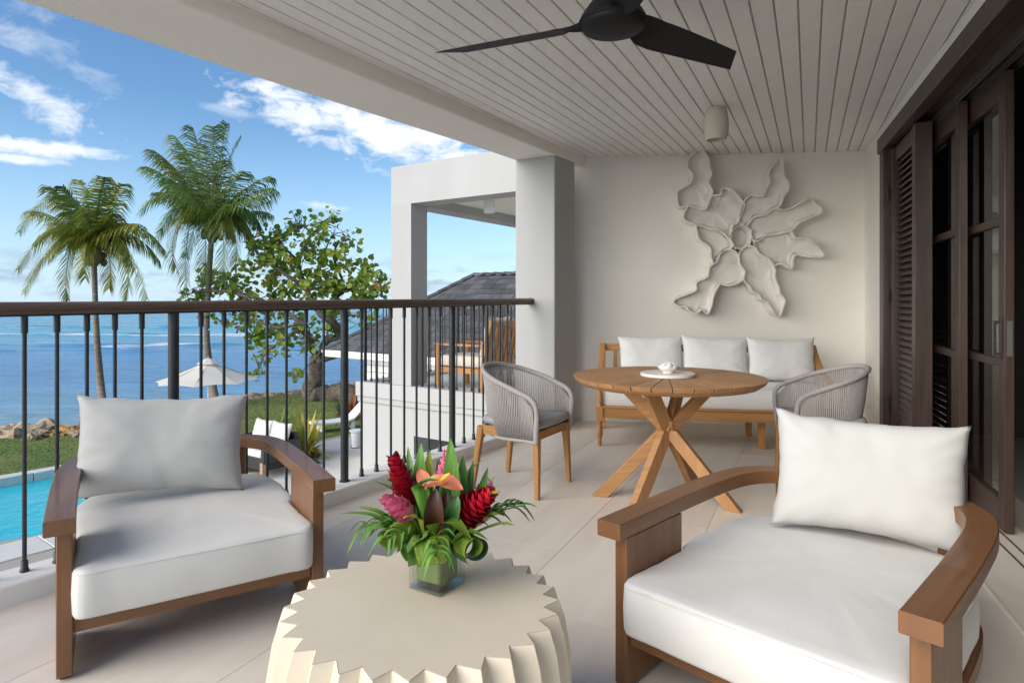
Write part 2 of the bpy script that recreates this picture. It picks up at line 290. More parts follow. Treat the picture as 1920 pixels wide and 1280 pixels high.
class MB:
    def __init__(s): s.v = []; s.f = []; s.uv = {}; s.mi = {}
    def add(s, vs, fs, uvs=None, mi=0):
        o = len(s.v); s.v += [tuple(p) for p in vs]
        for i, f in enumerate(fs):
            if uvs: s.uv[len(s.f)] = uvs[i]
            if mi: s.mi[len(s.f)] = mi
            s.f.append(tuple(o + k for k in f))
        return s
    def box(s, x0, x1, y0, y1, z0, z1):
        vs = [(x, y, z) for z in (z0, z1) for y in (y0, y1) for x in (x0, x1)]
        return s.add(vs, [(0, 2, 3, 1), (4, 5, 7, 6), (0, 1, 5, 4), (2, 6, 7, 3), (0, 4, 6, 2), (1, 3, 7, 5)])
    def obox(s, c, ax, ay, az):
        c = Vector(c); vs = [c + ax * i + ay * j + az * k for k in (-1, 1) for j in (-1, 1) for i in (-1, 1)]
        return s.add(vs, [(0, 2, 3, 1), (4, 5, 7, 6), (0, 1, 5, 4), (2, 6, 7, 3), (0, 4, 6, 2), (1, 3, 7, 5)])
    def sweep(s, path, prof, up=(0, 0, 1), closed=False, caps=True, scale=None, smooth_uv=True):
        path = [Vector(p) for p in path]; n = len(path); up = Vector(up); k = len(prof); vs = []; L = [0]
        for i in range(1, n): L.append(L[-1] + (path[i] - path[i - 1]).length)
        for i, p in enumerate(path):
            a = path[(i - 1) % n] if (closed or i > 0) else p; b = path[(i + 1) % n] if (closed or i < n - 1) else p
            t = (b - a).normalized(); sd = t.cross(up)
            if sd.length < 1e-4: sd = t.cross(Vector((0, 1, 0)))
            sd.normalize(); uu = sd.cross(t).normalized(); sc = scale[i] if scale else 1
            if isinstance(sc, (int, float)): sc = (sc, sc)
            for (q, w) in prof: vs.append(p + sd * (q * sc[0]) + uu * (w * sc[1]))
        fs = []; uv = []; per = [0]
        for j in range(k): per.append(per[-1] + (Vector(prof[(j + 1) % k]) - Vector(prof[j])).length)
        for i in range(n if closed else n - 1):
            i2 = (i + 1) % n
            for j in range(k):
                j2 = (j + 1) % k
                fs.append((i * k + j, i * k + j2, i2 * k + j2, i2 * k + j))
                l2 = L[i + 1] if i + 1 < n else L[i] + .1
                uv.append([(L[i], per[j]), (L[i], per[j + 1]), (l2, per[j + 1]), (l2, per[j])])
        if caps and not closed:
            fs.append(tuple(range(k - 1, -1, -1))); uv.append([(prof[j][1], prof[j][0]) for j in range(k - 1, -1, -1)])
            fs.append(tuple((n - 1) * k + j for j in range(k))); uv.append([(prof[j][1], prof[j][0]) for j in range(k)])
        return s.add(vs, fs, uv)
    def tube(s, path, r, n=8, scale=None, caps=True, closed=False):
        prof = [(r * math.cos(2 * math.pi * i / n), r * math.sin(2 * math.pi * i / n)) for i in range(n)]
        return s.sweep(path, prof, scale=scale, caps=caps, closed=closed)
    def beam(s, p, q, w, h, up=(0, 0, 1), w2=None, h2=None):
        sc = None
        if w2: sc = [(1, 1), (w2 / w, (h2 or h) / h)]
        return s.sweep([p, q], [(-w / 2, -h / 2), (w / 2, -h / 2), (w / 2, h / 2), (-w / 2, h / 2)], up=up, scale=sc)
    def lathe(s, prof, n=24, c=(0, 0, 0), caps=True):
        vs = []; fs = []; k = len(prof)
        for i in range(n):
            a = 2 * math.pi * i / n
            for (r, z) in prof: vs.append((c[0] + r * math.cos(a), c[1] + r * math.sin(a), c[2] + z))
        for i in range(n):
            i2 = (i + 1) % n
            for j in range(k - 1): fs.append((i * k + j, i2 * k + j, i2 * k + j + 1, i * k + j + 1))
        if caps:
            if prof[0][0] > 1e-5: fs.append(tuple(i * k for i in range(n - 1, -1, -1)))
            if prof[-1][0] > 1e-5: fs.append(tuple(i * k + k - 1 for i in range(n)))
        return s.add(vs, fs)
    def prism(s, poly, z0, z1):
        n = len(poly); vs = [(x, y, z0) for x, y in poly] + [(x, y, z1) for x, y in poly]
        fs = [tuple(range(n - 1, -1, -1)), tuple(range(n, 2 * n))] + [(i, (i + 1) % n, n + (i + 1) % n, n + i) for i in range(n)]
        return s.add(vs, fs)
    def rings(s, rings, cap0=True, cap1=True, closed=True):
        k = len(rings[0]); vs = [p for r in rings for p in r]; fs = []
        for i in range(len(rings) - 1):
            for j in range(k if closed else k - 1):
                j2 = (j + 1) % k; fs.append((i * k + j, i * k + j2, (i + 1) * k + j2, (i + 1) * k + j))
        if cap0: fs.append(tuple(range(k - 1, -1, -1)))
        if cap1: fs.append(tuple((len(rings) - 1) * k + j for j in range(k)))
        return s.add(vs, fs)
    def ell(s, c, r, nu=12, nv=8, amp=0, seed=0, freq=1.5):
        vs = []; fs = []
        for j in range(nv + 1):
            th = math.pi * j / nv
            for i in range(nu):
                a = 2 * math.pi * i / nu; d = Vector((math.sin(th) * math.cos(a), math.sin(th) * math.sin(a), math.cos(th)))
                k = 1 + amp * noise.noise(d * freq + Vector((seed * 3.1, seed * 1.7, seed))) if amp else 1
                vs.append((c[0] + d.x * r[0] * k, c[1] + d.y * r[1] * k, c[2] + d.z * r[2] * k))
        for j in range(nv):
            for i in range(nu):
                i2 = (i + 1) % nu; fs.append((j * nu + i, (j + 1) * nu + i, (j + 1) * nu + i2, j * nu + i2))
        return s.add(vs, fs)
    def build(s, name, mat, parent=None, smooth=None, bevel=0, seg=2, sub=0, two=None):
        me = bpy.data.meshes.new(name); me.from_pydata(s.v, [], s.f); me.update()
        ul = me.uv_layers.new(name='UVMap')
        if s.v:
            lo = [min(p[i] for p in s.v) for i in range(3)]; hi = [max(p[i] for p in s.v) for i in range(3)]
            ax = max(range(3), key=lambda i: hi[i] - lo[i]); o1, o2 = [i for i in range(3) if i != ax]
        for p in me.polygons:
            u = s.uv.get(p.index)
            for k, li in enumerate(p.loop_indices):
                if u: ul.data[li].uv = u[k]
                else:
                    c = s.v[me.loops[li].vertex_index]; ul.data[li].uv = (c[ax], c[o1] + c[o2])
        for mm in ([mat] if isinstance(mat, str) else mat): me.materials.append(MATS[mm])
        for fi, mi in s.mi.items(): me.polygons[fi].material_index = mi
        o = bpy.data.objects.new(name, me); COL.objects.link(o)
        if parent: o.parent = parent
        if smooth:
            me.shade_smooth()
            if smooth is not True: me.set_sharp_from_angle(angle=R(smooth))
        if bevel:
            md = o.modifiers.new('bevel', 'BEVEL'); md.width = bevel; md.segments = seg; md.limit_method = 'ANGLE'; md.angle_limit = R(40)
            me.shade_smooth(); me.set_sharp_from_angle(angle=R(35)); md.harden_normals = False
        if sub:
            md = o.modifiers.new('sub', 'SUBSURF'); md.levels = sub; md.render_levels = sub; me.shade_smooth()
        return o
def tag(o, label, cat, group=None, kind=None):
    if label: o['label'] = label
    if cat: o['category'] = cat
    if group: o['group'] = group
    if kind: o['kind'] = kind
    return o
def thing(name, label, cat, loc=(0, 0, 0), rotz=0, group=None):
    o = bpy.data.objects.new(name, None); COL.objects.link(o); o.location = loc; o.rotation_euler = (0, 0, rotz); o.empty_display_size = .1
    return tag(o, label, cat, group)
def struct(o): o['kind'] = 'structure'; return o
def empty_struct(name):
    o = bpy.data.objects.new(name, None); COL.objects.link(o); o['kind'] = 'structure'; return o
def kids(o): return [c for c in COL.objects if c.parent == o]
def dup(root, loc, rotz, label, group=None):
    def cp(o, par):
        c = o.copy(); COL.objects.link(c); c.parent = par
        for ch in kids(o): cp(ch, c)
        return c
    c = cp(root, None); c.location = loc; c.rotation_euler = (0, 0, rotz); c['label'] = label
    if group: c['group'] = group
    return c
def cat_rom(pts, n=8, closed=False):
    pts = [Vector(p) for p in pts]; out = []; m = len(pts)
    for i in range(m if closed else m - 1):
        g = (lambda k: pts[k % m]) if closed else (lambda k: pts[min(max(k, 0), m - 1)])
        p0, p1, p2, p3 = g(i - 1), g(i), g(i + 1), g(i + 2)
        for k in range(n):
            t = k / n
            out.append(.5 * ((2 * p1) + (p2 - p0) * t + (2 * p0 - 5 * p1 + 4 * p2 - p3) * t * t + (3 * p1 - p0 - 3 * p2 + p3) * t ** 3))
    if not closed: out.append(pts[-1].copy())
    return out
def offset2(pts, d, closed=False):
    out = []; n = len(pts)
    for i, p in enumerate(pts):
        a = pts[(i - 1) % n] if (closed or i > 0) else p; b = pts[(i + 1) % n] if (closed or i < n - 1) else p
        t = Vector((b[0] - a[0], b[1] - a[1])).normalized()
        out.append(Vector((p[0] - t.y * d, p[1] + t.x * d) + ((p[2],) if len(p) > 2 else ())))
    return out
def rot2(p, a): c, s = math.cos(a), math.sin(a); return (p[0] * c - p[1] * s, p[0] * s + p[1] * c)
def clip_poly(poly, planes):
    for (nx, ny, d) in planes:          # keep nx*x+ny*y <= d
        out = []
        for i in range(len(poly)):
            a, b = poly[i], poly[(i + 1) % len(poly)]; fa = nx * a[0] + ny * a[1] - d; fb = nx * b[0] + ny * b[1] - d
            if fa <= 0: out.append(a)
            if fa * fb < 0:
                t = fa / (fa - fb); out.append((a[0] + (b[0] - a[0]) * t, a[1] + (b[1] - a[1]) * t))
        poly = out
        if len(poly) < 3: return []
    return poly
def rrect(w, h, r=.006, n=2):
    out = []
    for cx, cy, a0 in ((w / 2 - r, h / 2 - r, 0), (-w / 2 + r, h / 2 - r, 90), (-w / 2 + r, -h / 2 + r, 180), (w / 2 - r, -h / 2 + r, 270)):
        for i in range(n + 1):
            a = R(a0 + 90 * i / n); out.append((cx + r * math.cos(a), cy + r * math.sin(a)))
    return out
# ------------------------------------------------------------------ our balcony
KERB_H = .085
kin = cat_rom([(-5.05, -1.5), (-3.9, 0), (-2.97, 1.2), (-1.996, 2.454), (-1.079, 3.659), (-.204, 5.02), (.36, 5.9)], 8)   # inner edge of the kerb
def wallY(x): return 6.42 - .1 * x
building = thing('hotel_building', 'white rendered hotel wing forming the near balcony, with square column and deep edge beam', 'building')
m = MB()
q = [V(p.x, p.y, 0) for p in kin]
ko = offset2(q, .19); kb = [V(p.x, p.y, 0) for p in ko]
m.rings([[V(a.x, a.y, -.35), V(a.x, a.y, KERB_H), V(b.x, b.y, KERB_H), V(b.x, b.y, -.35)] for a, b in zip(q, kb)])
m.build('kerb', 'plaster', building, bevel=.008)
m = MB()
bi = cat_rom([(-2.07, 2.0), (-1.52, 2.82), (-.245, 4.81), (.394, 5.81), (.75, 6.36)], 6)
bo = cat_rom([(-2.83, 2.0), (-2.24, 2.80), (-1.36, 4.06), (-.36, 5.45), (.031, 6.03), (.38, 6.58)], 6)  # near end cut short, out of view, to admit daylight
m.rings([[V(a.x, a.y, 2.55), V(a.x, a.y, 3.1), V(b.x, b.y, 3.1), V(b.x, b.y, 2.55)] for a, b in zip(bi, bo)])
m.build('edge_beam', 'plaster', building, bevel=.01)
d2 = V(.55, .835)
m = MB(); A, B = V(.394, 5.81), V(.031, 6.03)
m.prism([(A.x, A.y), ((A + d2 * .40).x, (A + d2 * .40).y), ((B + d2 * .40).x, (B + d2 * .40).y), (B.x, B.y)], 0.001, 2.553)
m.build('column', 'plaster_out_dim', building, bevel=.012, seg=3)  # darker plaster copy tones down the sun on the column face
m = MB(); m.prism([(.42, wallY(.42)), (3.75, wallY(3.75)), (3.75, wallY(3.75) + .25), (.42, wallY(.42) + .25)], -.3, 3.1)
m.build('wall_back', 'plaster', building, bevel=.006)
# right-hand wall: line A0 + dW*s, nW points to the balcony
dW = V(.3569, .9342); nW = V(-.9342, .3569); A0 = V(1.082, 0)
def WL(s, off, z): p = A0 + dW * s + nW * off; return V(p.x, p.y, z)
def wbox(mb, s0, s1, o0, o1, z0, z1):
    c = WL((s0 + s1) / 2, (o0 + o1) / 2, (z0 + z1) / 2)
    return mb.obox(c, V(dW.x, dW.y, 0) * (abs(s1 - s0) / 2), V(nW.x, nW.y, 0) * (abs(o1 - o0) / 2), V(0, 0, abs(z1 - z0) / 2))
m = MB(); wbox(m, 5.52, 6.62, 0, -.30, -.3, 2.51); m.build('wall_pier', 'plaster', building)
m = MB(); wbox(m, -.2, 6.62, 0, -.30, 2.512, 3.1); m.build('wall_over_doors', 'plaster', building)
m = MB(); wbox(m, -.8, .3, 0, -.30, -.3, 2.51); m.build('wall_end', 'plaster', building)
m = MB(); m.prism([(-2.8, 2.0), (2.1, 2.0), (4.3, 6.9), (.65, 6.9)], 3.102, 3.45); m.build('roof_slab', 'plaster_out_dim', building)  # roof shaped to stop short, unseen, so daylight reaches the furniture
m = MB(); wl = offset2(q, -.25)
m.rings([[V(a.x, a.y, -4.0), V(a.x, a.y, -.36), V(a.x + .3, a.y - .1, -.36), V(a.x + .3, a.y - .1, -4.0)] for a in wl]); m.build('lower_wall', 'plaster_out_dim', building)
# room behind the doors
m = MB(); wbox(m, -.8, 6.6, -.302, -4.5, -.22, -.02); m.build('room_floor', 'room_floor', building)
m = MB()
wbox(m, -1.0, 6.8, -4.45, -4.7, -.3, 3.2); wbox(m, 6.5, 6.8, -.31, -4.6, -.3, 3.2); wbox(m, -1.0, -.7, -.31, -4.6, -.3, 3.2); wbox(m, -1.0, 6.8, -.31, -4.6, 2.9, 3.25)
m.build('room_shell', 'room_shade', building)

# ceiling: backing board with real planks
m = MB(); m.prism([(-2.45, 2.01), (1.93, 2.01), (3.55, 6.05), (.62, 6.37)], 2.668, 3.05)  # near edge cut back with the roof to let light in
ceiling = struct(m.build('ceiling', 'groove'))
def pa(y): return 1.496 + .469 * (y - 3.03)
def ps(y): return .119 - .0048 * (y - 3.03)
lb = (V(-1.87, 2.82), V(.2, 5.9)); tn = (lb[1] - lb[0]).normalized(); nl = V(-tn.y, tn.x)
for k in range(-36, 9):
    y0, y1 = 2.02, 6.5; g = .0048
    poly = [(pa(y0) + k * ps(y0) + g, y0), (pa(y0) + (k + 1) * ps(y0) - g, y0), (pa(y1) + (k + 1) * ps(y1) - g, y1), (pa(y1) + k * ps(y1) + g, y1)]
    poly = clip_poly(poly, [(nl.x, nl.y, nl.dot(lb[0])), (.1, 1, 6.425), (-nW.x, -nW.y, -nW.dot(A0) + .02)])
    if len(poly) < 3: continue
    m = MB(); m.prism(poly, 2.65 + random.uniform(-.0006, .0006), 2.672); m.build('plank', 'plank_paint', ceiling, bevel=.0035, seg=2)

# floor: grout bed with stone tiles
m = MB(); m.prism([(-5.0, -1.4), (1.35, -1.4), (3.8, 6.0), (3.6, 6.1), (.42, 6.4)], -.3, -.0025)
floor = struct(m.build('floor', 'grout'))
tdir = V(.473, 1).normalized(); tper = V(tdir.y, -tdir.x)
J0 = V(.1265, 2.815)
fl = [(nl.x, nl.y, nl.dot(V(-2.1, 2.4))), (.1, 1, 6.43), (-nW.x, -nW.y, -nW.dot(A0) + .30), (0, -1, 1.3)]
for i in range(-9, 6):
    for j in range(-5, 5):
        s0 = j * 1.2 + (.6 if i % 2 else 0) - .35; g = .0013
        cs = [(i * .6 + g, s0 + g), ((i + 1) * .6 - g, s0 + g), ((i + 1) * .6 - g, s0 + 1.2 - g), (i * .6 + g, s0 + 1.2 - g)]
        poly = [tuple(J0 + tper * a + tdir * b) for a, b in cs]
        poly = clip_poly(poly, fl)
        if len(poly) < 3: continue
        m = MB(); m.prism(poly, -.02, random.uniform(-.0003, .0003))
        o = m.build('tile', 'stone_tile', floor)
        ul = o.data.uv_layers[0]
        for lp in o.data.loops:
            c = V(*o.data.vertices[lp.vertex_index].co[:2]); ul.data[lp.index].uv = ((c - J0).dot(tper), (c - J0).dot(tdir)) if random.Random(i * 31 + j).random() < .0 else ((c - J0).dot(tdir), (c - J0).dot(tper))

# door set -------------------------------------------------------------------------------
fr = thing('door_frame', 'dark brown timber door frame with head track along the balcony wall', 'door frame')
m = MB(); wbox(m, 5.36, 5.53, .035, -.24, 0.002, 2.511); m.build('jamb', 'door_wood', fr, bevel=.006)
m = MB(); wbox(m, .28, .42, .035, -.24, 0.002, 2.511); m.build('jamb', 'door_wood', fr, bevel=.006)
m = MB(); wbox(m, .3, 5.55, .05, -.03, 2.41, 2.53); m.build('head', 'door_wood', fr, bevel=.006)
m = MB(); wbox(m, .42, 5.358, -.032, -.29, 2.44, 2.51); m.build('head_lining', 'door_wood', fr, bevel=.003)
for off in (-.125, -.185, -.245):
    m = MB(); wbox(m, .42, 5.35, off - .003, off + .003, 2.40, 2.44); wbox(m, .42, 5.35, off - .013, off - .009, 2.385, 2.44); m.build('track', 'alu_grey', fr)
m = MB(); wbox(m, 5.30, 5.358, -.03, -.09, .003, 2.40); m.build('weather_strip', 'alu_grey', fr)
m = MB(); wbox(m, .35, 5.3, .10, -.30, -.01, .006); m.build('sill', 'stone_tile', fr, bevel=.003)
for off in (.088, -.13, -.19):
    m = MB(); wbox(m, .35, 5.3, off - .005, off + .005, .0, .0085); m.build('floor_track', 'stone_tile' if off > 0 else 'alu_grey', fr)
# louvred shutter, drawn open against the jamb
sh = thing('louvred_shutter', 'dark brown louvred timber shutter folded open beside the wall, left of the glass doors', 'shutter')
for s0, s1 in ((4.50, 4.60), (5.22, 5.30)):
    m = MB(); wbox(m, s0, s1, -.005, -.105, .02, 2.395); m.build('stile', 'door_wood', sh, bevel=.004)
for z0, z1 in ((.02, .16), (2.28, 2.395)):
    m = MB(); wbox(m, 4.602, 5.218, -.02, -.095, z0, z1); m.build('rail', 'door_wood', sh, bevel=.003)
zz = .17
ctr = WL(4.91, -.055, 0)
while zz < 2.27:
    m = MB(); a = R(38); up = V(nW.x, nW.y, 0) * -math.sin(a) + V(0, 0, 1) * math.cos(a); th = V(nW.x, nW.y, 0) * math.cos(a) + V(0, 0, 1) * math.sin(a)
    m.obox(ctr + V(0, 0, zz + .02), V(dW.x, dW.y, 0) * .306, up * .036, th * .005); m.build('slat', 'door_wood', sh); zz += .0475
for z in (.4, 1.25, 2.05):
    m = MB(); c = WL(5.312, .012, z); m.tube([c - V(0, 0, .05), c + V(0, 0, .05)], .011, 8); m.build('hinge', 'metal_black', sh)
def glass_door(s0, s1, off, label, handle):
    t = thing('sliding_glass_door', label, 'glass door', group='sliding glass doors')
    h = .022
    for a, b, w in ((s0, s0 + .085, 'stile'), (s1 - .085, s1, 'stile')):
        m = MB(); wbox(m, a, b, off - h, off + h, .02, 2.385); m.build(w, 'door_wood', t, bevel=.004)
    for z0, z1 in ((.02, .17), (2.25, 2.385)):
        m = MB(); wbox(m, s0 + .086, s1 - .086, off - h, off + h, z0, z1); m.build('rail', 'door_wood', t, bevel=.004)
    for z in (.88, 1.62):
        m = MB(); wbox(m, s0 + .086, s1 - .086, off - h * .8, off + h * .8, z - .022, z + .022); m.build('glazing_bar', 'door_wood', t, bevel=.003)
    for z0, z1 in ((.17, .858), (.902, 1.598), (1.642, 2.25)):
        m = MB(); c = WL((s0 + s1) / 2, off, (z0 + z1) / 2)
        a, b = V(dW.x, dW.y, 0) * ((s1 - s0) / 2 - .08), V(0, 0, (z1 - z0) / 2)
        m.add([c - a - b, c + a - b, c + a + b, c - a + b], [(0, 1, 2, 3)]); m.build('pane', 'glass_pane', t)
    if handle:
        m = MB(); wbox(m, s0 + .03, s0 + .06, off + h, off + h + .006, .90, 1.12); hd = m.build('handle', 'metal_black', t, bevel=.002)
        m = MB(); wbox(m, s0 + .038, s0 + .052, off + h + .006, off + h + .03, .92, .935); wbox(m, s0 + .038, s0 + .052, off + h + .006, off + h + .03, 1.085, 1.10); wbox(m, s0 + .038, s0 + .052, off + h + .022, off + h + .032, .92, 1.10); m.build('pull', 'metal_black', hd)
        m = MB(); wbox(m, s0 - .004, s0, off - .012, off + .012, .92, 1.10); m.build('lock_plate', 'alu_grey', t)
    return t
glass_door(4.04, 5.20, -.155, 'dark framed sliding glass door next to the louvred shutter', False)
glass_door(3.52, 4.52, -.215, 'dark framed sliding glass door with black pull handle, beside the dark opening', True)

# railing --------------------------------------------------------------------------------
rl = thing('balcony_railing', 'long dark balcony railing with brown wooden handrail and black bars facing the sea', 'railing')
rc = [a_ + (b_ - a_) * max(0, min(1, (a_.y - 4.8) / 1.1)) for a_, b_ in zip(offset2(q, .105), offset2(q, .178))]
rcs = [p for p in rc if p.y < 5.97]
for p in rcs: p.z = 1.166 + .034 * max(0, min(1, (p.y - 2.4) / 3.4))
m = MB(); hp = [(-.030, -.022), (.030, -.022), (.033, -.012), (.029, -.006), (.036, .002), (.034, .016), (.022, .027), (0, .030), (-.022, .027), (-.034, .016), (-.036, .002), (-.029, -.006), (-.033, -.012)]
m.sweep([V(p.x, p.y, p.z + .0) for p in rcs], hp); m.build('handrail', 'rail_wood', rl, smooth=50)
m = MB(); m.sweep([V(p.x, p.y, p.z - .026) for p in rcs], [(-.022, -.004), (.022, -.004), (.022, .004), (-.022, .004)]); m.build('flat_bar', 'metal_black', rl)
def on_rail(u):
    k = (u - 960) / F; best = None
    for a, b in zip(rcs, rcs[1:]):
        fa, fb = a.x - k * a.y, b.x - k * b.y
        if fa * fb <= 0:
            t = fa / (fa - fb) if fa != fb else 0; best = a.lerp(b, t)
    return best
bars = [46, 107, 163, 215.5, 266, 377, 420, 462, 501, 537, 574, 607, 678, 706, 733, 758, 781, 804, 825, 870, 888, 906, 923, 937.5, 951.5]
posts = [325.5, 646, 848]
pts_b = [on_rail(u) for u in bars]; pts_p = [on_rail(u) for u in posts]
def back_along(p, dist):
    return p + V(-.63, -.775, 0) * dist
base = on_rail(46)
for i in range(1, 9):
    (pts_p if i == 2 else pts_b).append(back_along(base, .125 * i))
for p in pts_b:
    m = MB(); zt = p.z - .03
    m.tube([V(p.x, p.y, KERB_H + .004), V(p.x, p.y, zt)], .0082, 8); o = m.build('baluster', 'metal_black', rl, smooth=60)
    m = MB(); m.tube([V(p.x, p.y, zt - .07), V(p.x, p.y, zt)], .0125, 10); m.build('collar', 'metal_black', o, smooth=60)
    m = MB(); m.lathe([(.017, 0), (.017, .008), (.0135, .012), (.0125, .045), (.009, .047)], 10, (p.x, p.y, KERB_H + .001)); m.build('shoe', 'metal_black', o, smooth=60)
for p in pts_p:
    m = MB(); m.tube([V(p.x, p.y, KERB_H + .001), V(p.x, p.y, p.z - .028)], .0245, 14); o = m.build('post', 'metal_black', rl, smooth=60)
    m = MB(); m.lathe([(.032, 0), (.032, .006), (.025, .008)], 14, (p.x, p.y, KERB_H + .001)); m.build('base_plate', 'metal_black', o, smooth=60)
m = MB(); e = rcs[-1]; m.sweep([rcs[-1], rcs[-1] + (rcs[-1] - rcs[-2]).normalized() * .012], [(x * 1.12, y * 1.12) for x, y in hp]); m.build('wall_end_cap', 'rail_wood', rl, smooth=50)

# ceiling fan ----------------------------------------------------------------------------
fan = thing('ceiling_fan', 'matte black three-blade ceiling fan on the white plank ceiling', 'ceiling fan', (.42, 2.62, 2.35))
m = MB(); m.lathe([(0, -.02), (.09, -.018), (.135, .0), (.142, .012), (.125, .045), (.085, .10), (.06, .15), (.035, .17), (.02, .18)], 40); m.build('motor_housing', 'fan_black', fan, smooth=50)
m = MB(); m.lathe([(0, -.028), (.06, -.027), (.125, -.018), (.134, -.006), (.134, .0)], 40); m.build('cover_disc', 'fan_black', fan, smooth=50)
m = MB(); m.tube([V(0, 0, .16), V(0, 0, .26)], .016, 12); m.build('rod', 'fan_black', fan, smooth=50)
m = MB(); m.lathe([(.02, .20), (.055, .24), (.065, .298)], 24); m.build('canopy', 'fan_black', fan, smooth=50)
def blade(ang):
    rows = []; n = 26
    for i in range(n + 1):
        t = i / n; r = .08 + t * .69
        wv = .06 + .11 * math.sin(min(1, t / .28) * math.pi / 2) if t < .28 else .17 - .05 * ((t - .28) / .72) ** 1.2
        tw = R(58) * (1 - min(1, t / .22)) ** 1.3 + R(17) * (1 - .2 * t)
        zc = .03 - .02 * math.sin(min(1, t / .3) * math.pi / 2); row = []
        sweep_ = .012 * t
        top = []; bot = []
        for j in range(5):
            s = -1 + j * .5; y = s * wv * .5 * math.cos(tw) + sweep_; z = zc - s * wv * .5 * math.sin(tw) - .006 * (1 - s * s) * -1
            th = .006 * (1 - .85 * s * s) + .001
            rr = r + .05 * s * t ** 3
            top.append((rr, y, z + th)); bot.append((rr, y, z - th))
        rows.append([V(*p) for p in top + bot[::-1]])
    m = MB(); c, s = math.cos(ang), math.sin(ang)
    m.rings([[V(p.x * c - p.y * s, p.x * s + p.y * c, p.z) for p in r] for r in rows]); return m
for tip in (PY(845, 110, 2.95), PY(1390, 131, 3.05), None):
    if tip: a = math.atan2(tip.y - 2.62, tip.x - .42)
    else: a = math.atan2(-.85, -.02)
    blade(a).build('blade', 'fan_black', fan, smooth=40)

# ceiling lamp ---------------------------------------------------------------------------
c = P(1343, 203.5, 2.65)
lp = thing('ceiling_lamp', 'small beige barrel-shaped ceiling downlight above the dining table', 'ceiling lamp', (c.x, c.y, 2.65))
m = MB(); m.lathe([(.068, -.002), (.075, -.02), (.088, -.08), (.0905, -.14), (.086, -.20), (.076, -.235), (.070, -.238), (.066, -.232), (.062, -.12)], 36); m.build('shade', 'lamp_clay', lp, smooth=50)
m = MB(); m.lathe([(0, -.125), (.0615, -.125)], 24); m.build('reflector', 'lamp_inside', lp)

# wall sculpture -------------------------------------------------------------------------
PET = [
 [(330,30),(378,95),(385,160),(398,205),(375,255),(408,310),(400,350),(370,415),(345,438),(245,415),(185,415),(172,350),(182,312),(225,288),(262,264),(276,215),(262,182),(242,150),(250,95),(290,52)],
 [(440,345),(475,340),(480,300),(520,300),(575,335),(625,390),(628,415),(600,490),(585,530),(552,548),(545,590),(520,620),(480,590),(400,570),(310,545),(240,520),(215,490),(240,430),(252,418),(345,440),(375,400),(402,352)],
 [(312,545),(390,574),(480,592),(530,640),(555,690),(505,718),(460,760),(430,810),(405,760),(410,710),(380,670),(330,640),(310,590)],
 [(555,722),(598,760),(605,810),(635,860),(630,910),(580,945),(520,960),(470,950),(435,990),(410,1040),(400,1100),(375,1155),(345,1125),(300,1150),(255,1140),(225,1105),(180,1105),(145,1080),(160,1060),(230,1030),(300,1000),(310,940),(380,910),(400,840),(450,800),(470,745),(510,725)],
 [(607,742),(650,697),(700,702),(740,750),(810,792),(840,850),(835,900),(860,980),(870,1020),(900,1065),(885,1120),(870,1170),(830,1150),(790,1080),(750,1060),(725,1020),(690,1005),(670,960),(632,920),(642,870),(607,810)],
 [(707,662),(770,622),(850,617),(930,592),(955,600),(980,640),(1040,645),(1090,670),(1160,740),(1150,765),(1080,765),(1000,745),(975,760),(960,800),(950,845),(900,815),(860,810),(840,830),(812,790),(742,745),(727,690)],
 [(662,547),(700,497),(760,482),(830,442),(920,445),(985,420),(1030,385),(1090,365),(1110,400),(1150,440),(1140,470),(1080,495),(1010,525),(980,560),(940,588),(870,603),(790,613),(740,648),(705,653),(690,600)],
 [(600,490),(630,400),(680,345),(760,352),(790,290),(805,250),(800,190),(830,140),(870,100),(890,130),(895,210),(925,260),(925,310),(900,340),(880,410),(830,440),(770,478),(700,490),(660,540),(625,545)]]
def wall_pt(zx, zy, proud):
    k = (1220 + zx / 3.765 - 960) / F; y = 6.42 / (1 + .1 * k); v = 280 + zy / 3.765
    return V(k * y - .0995 * proud, y - .995 * proud, EYE + (565 - v) / F * y)
sc = thing('wall_sculpture', 'off-white plaster flower relief with wavy petals on the back wall', 'wall sculpture')
def smooth_closed(pts, n): return [(p.x, p.y) for p in cat_rom([V(a, b, 0) for a, b in pts], n, True)]
def poly_inset(pts, d):
    a = sum(pts[i][0] * pts[(i + 1) % len(pts)][1] - pts[(i + 1) % len(pts)][0] * pts[i][1] for i in range(len(pts)))
    sgn = 1 if a > 0 else -1
    q = offset2([V(*p) for p in pts], d * sgn, True)
    return [(p.x, p.y) for p in q]
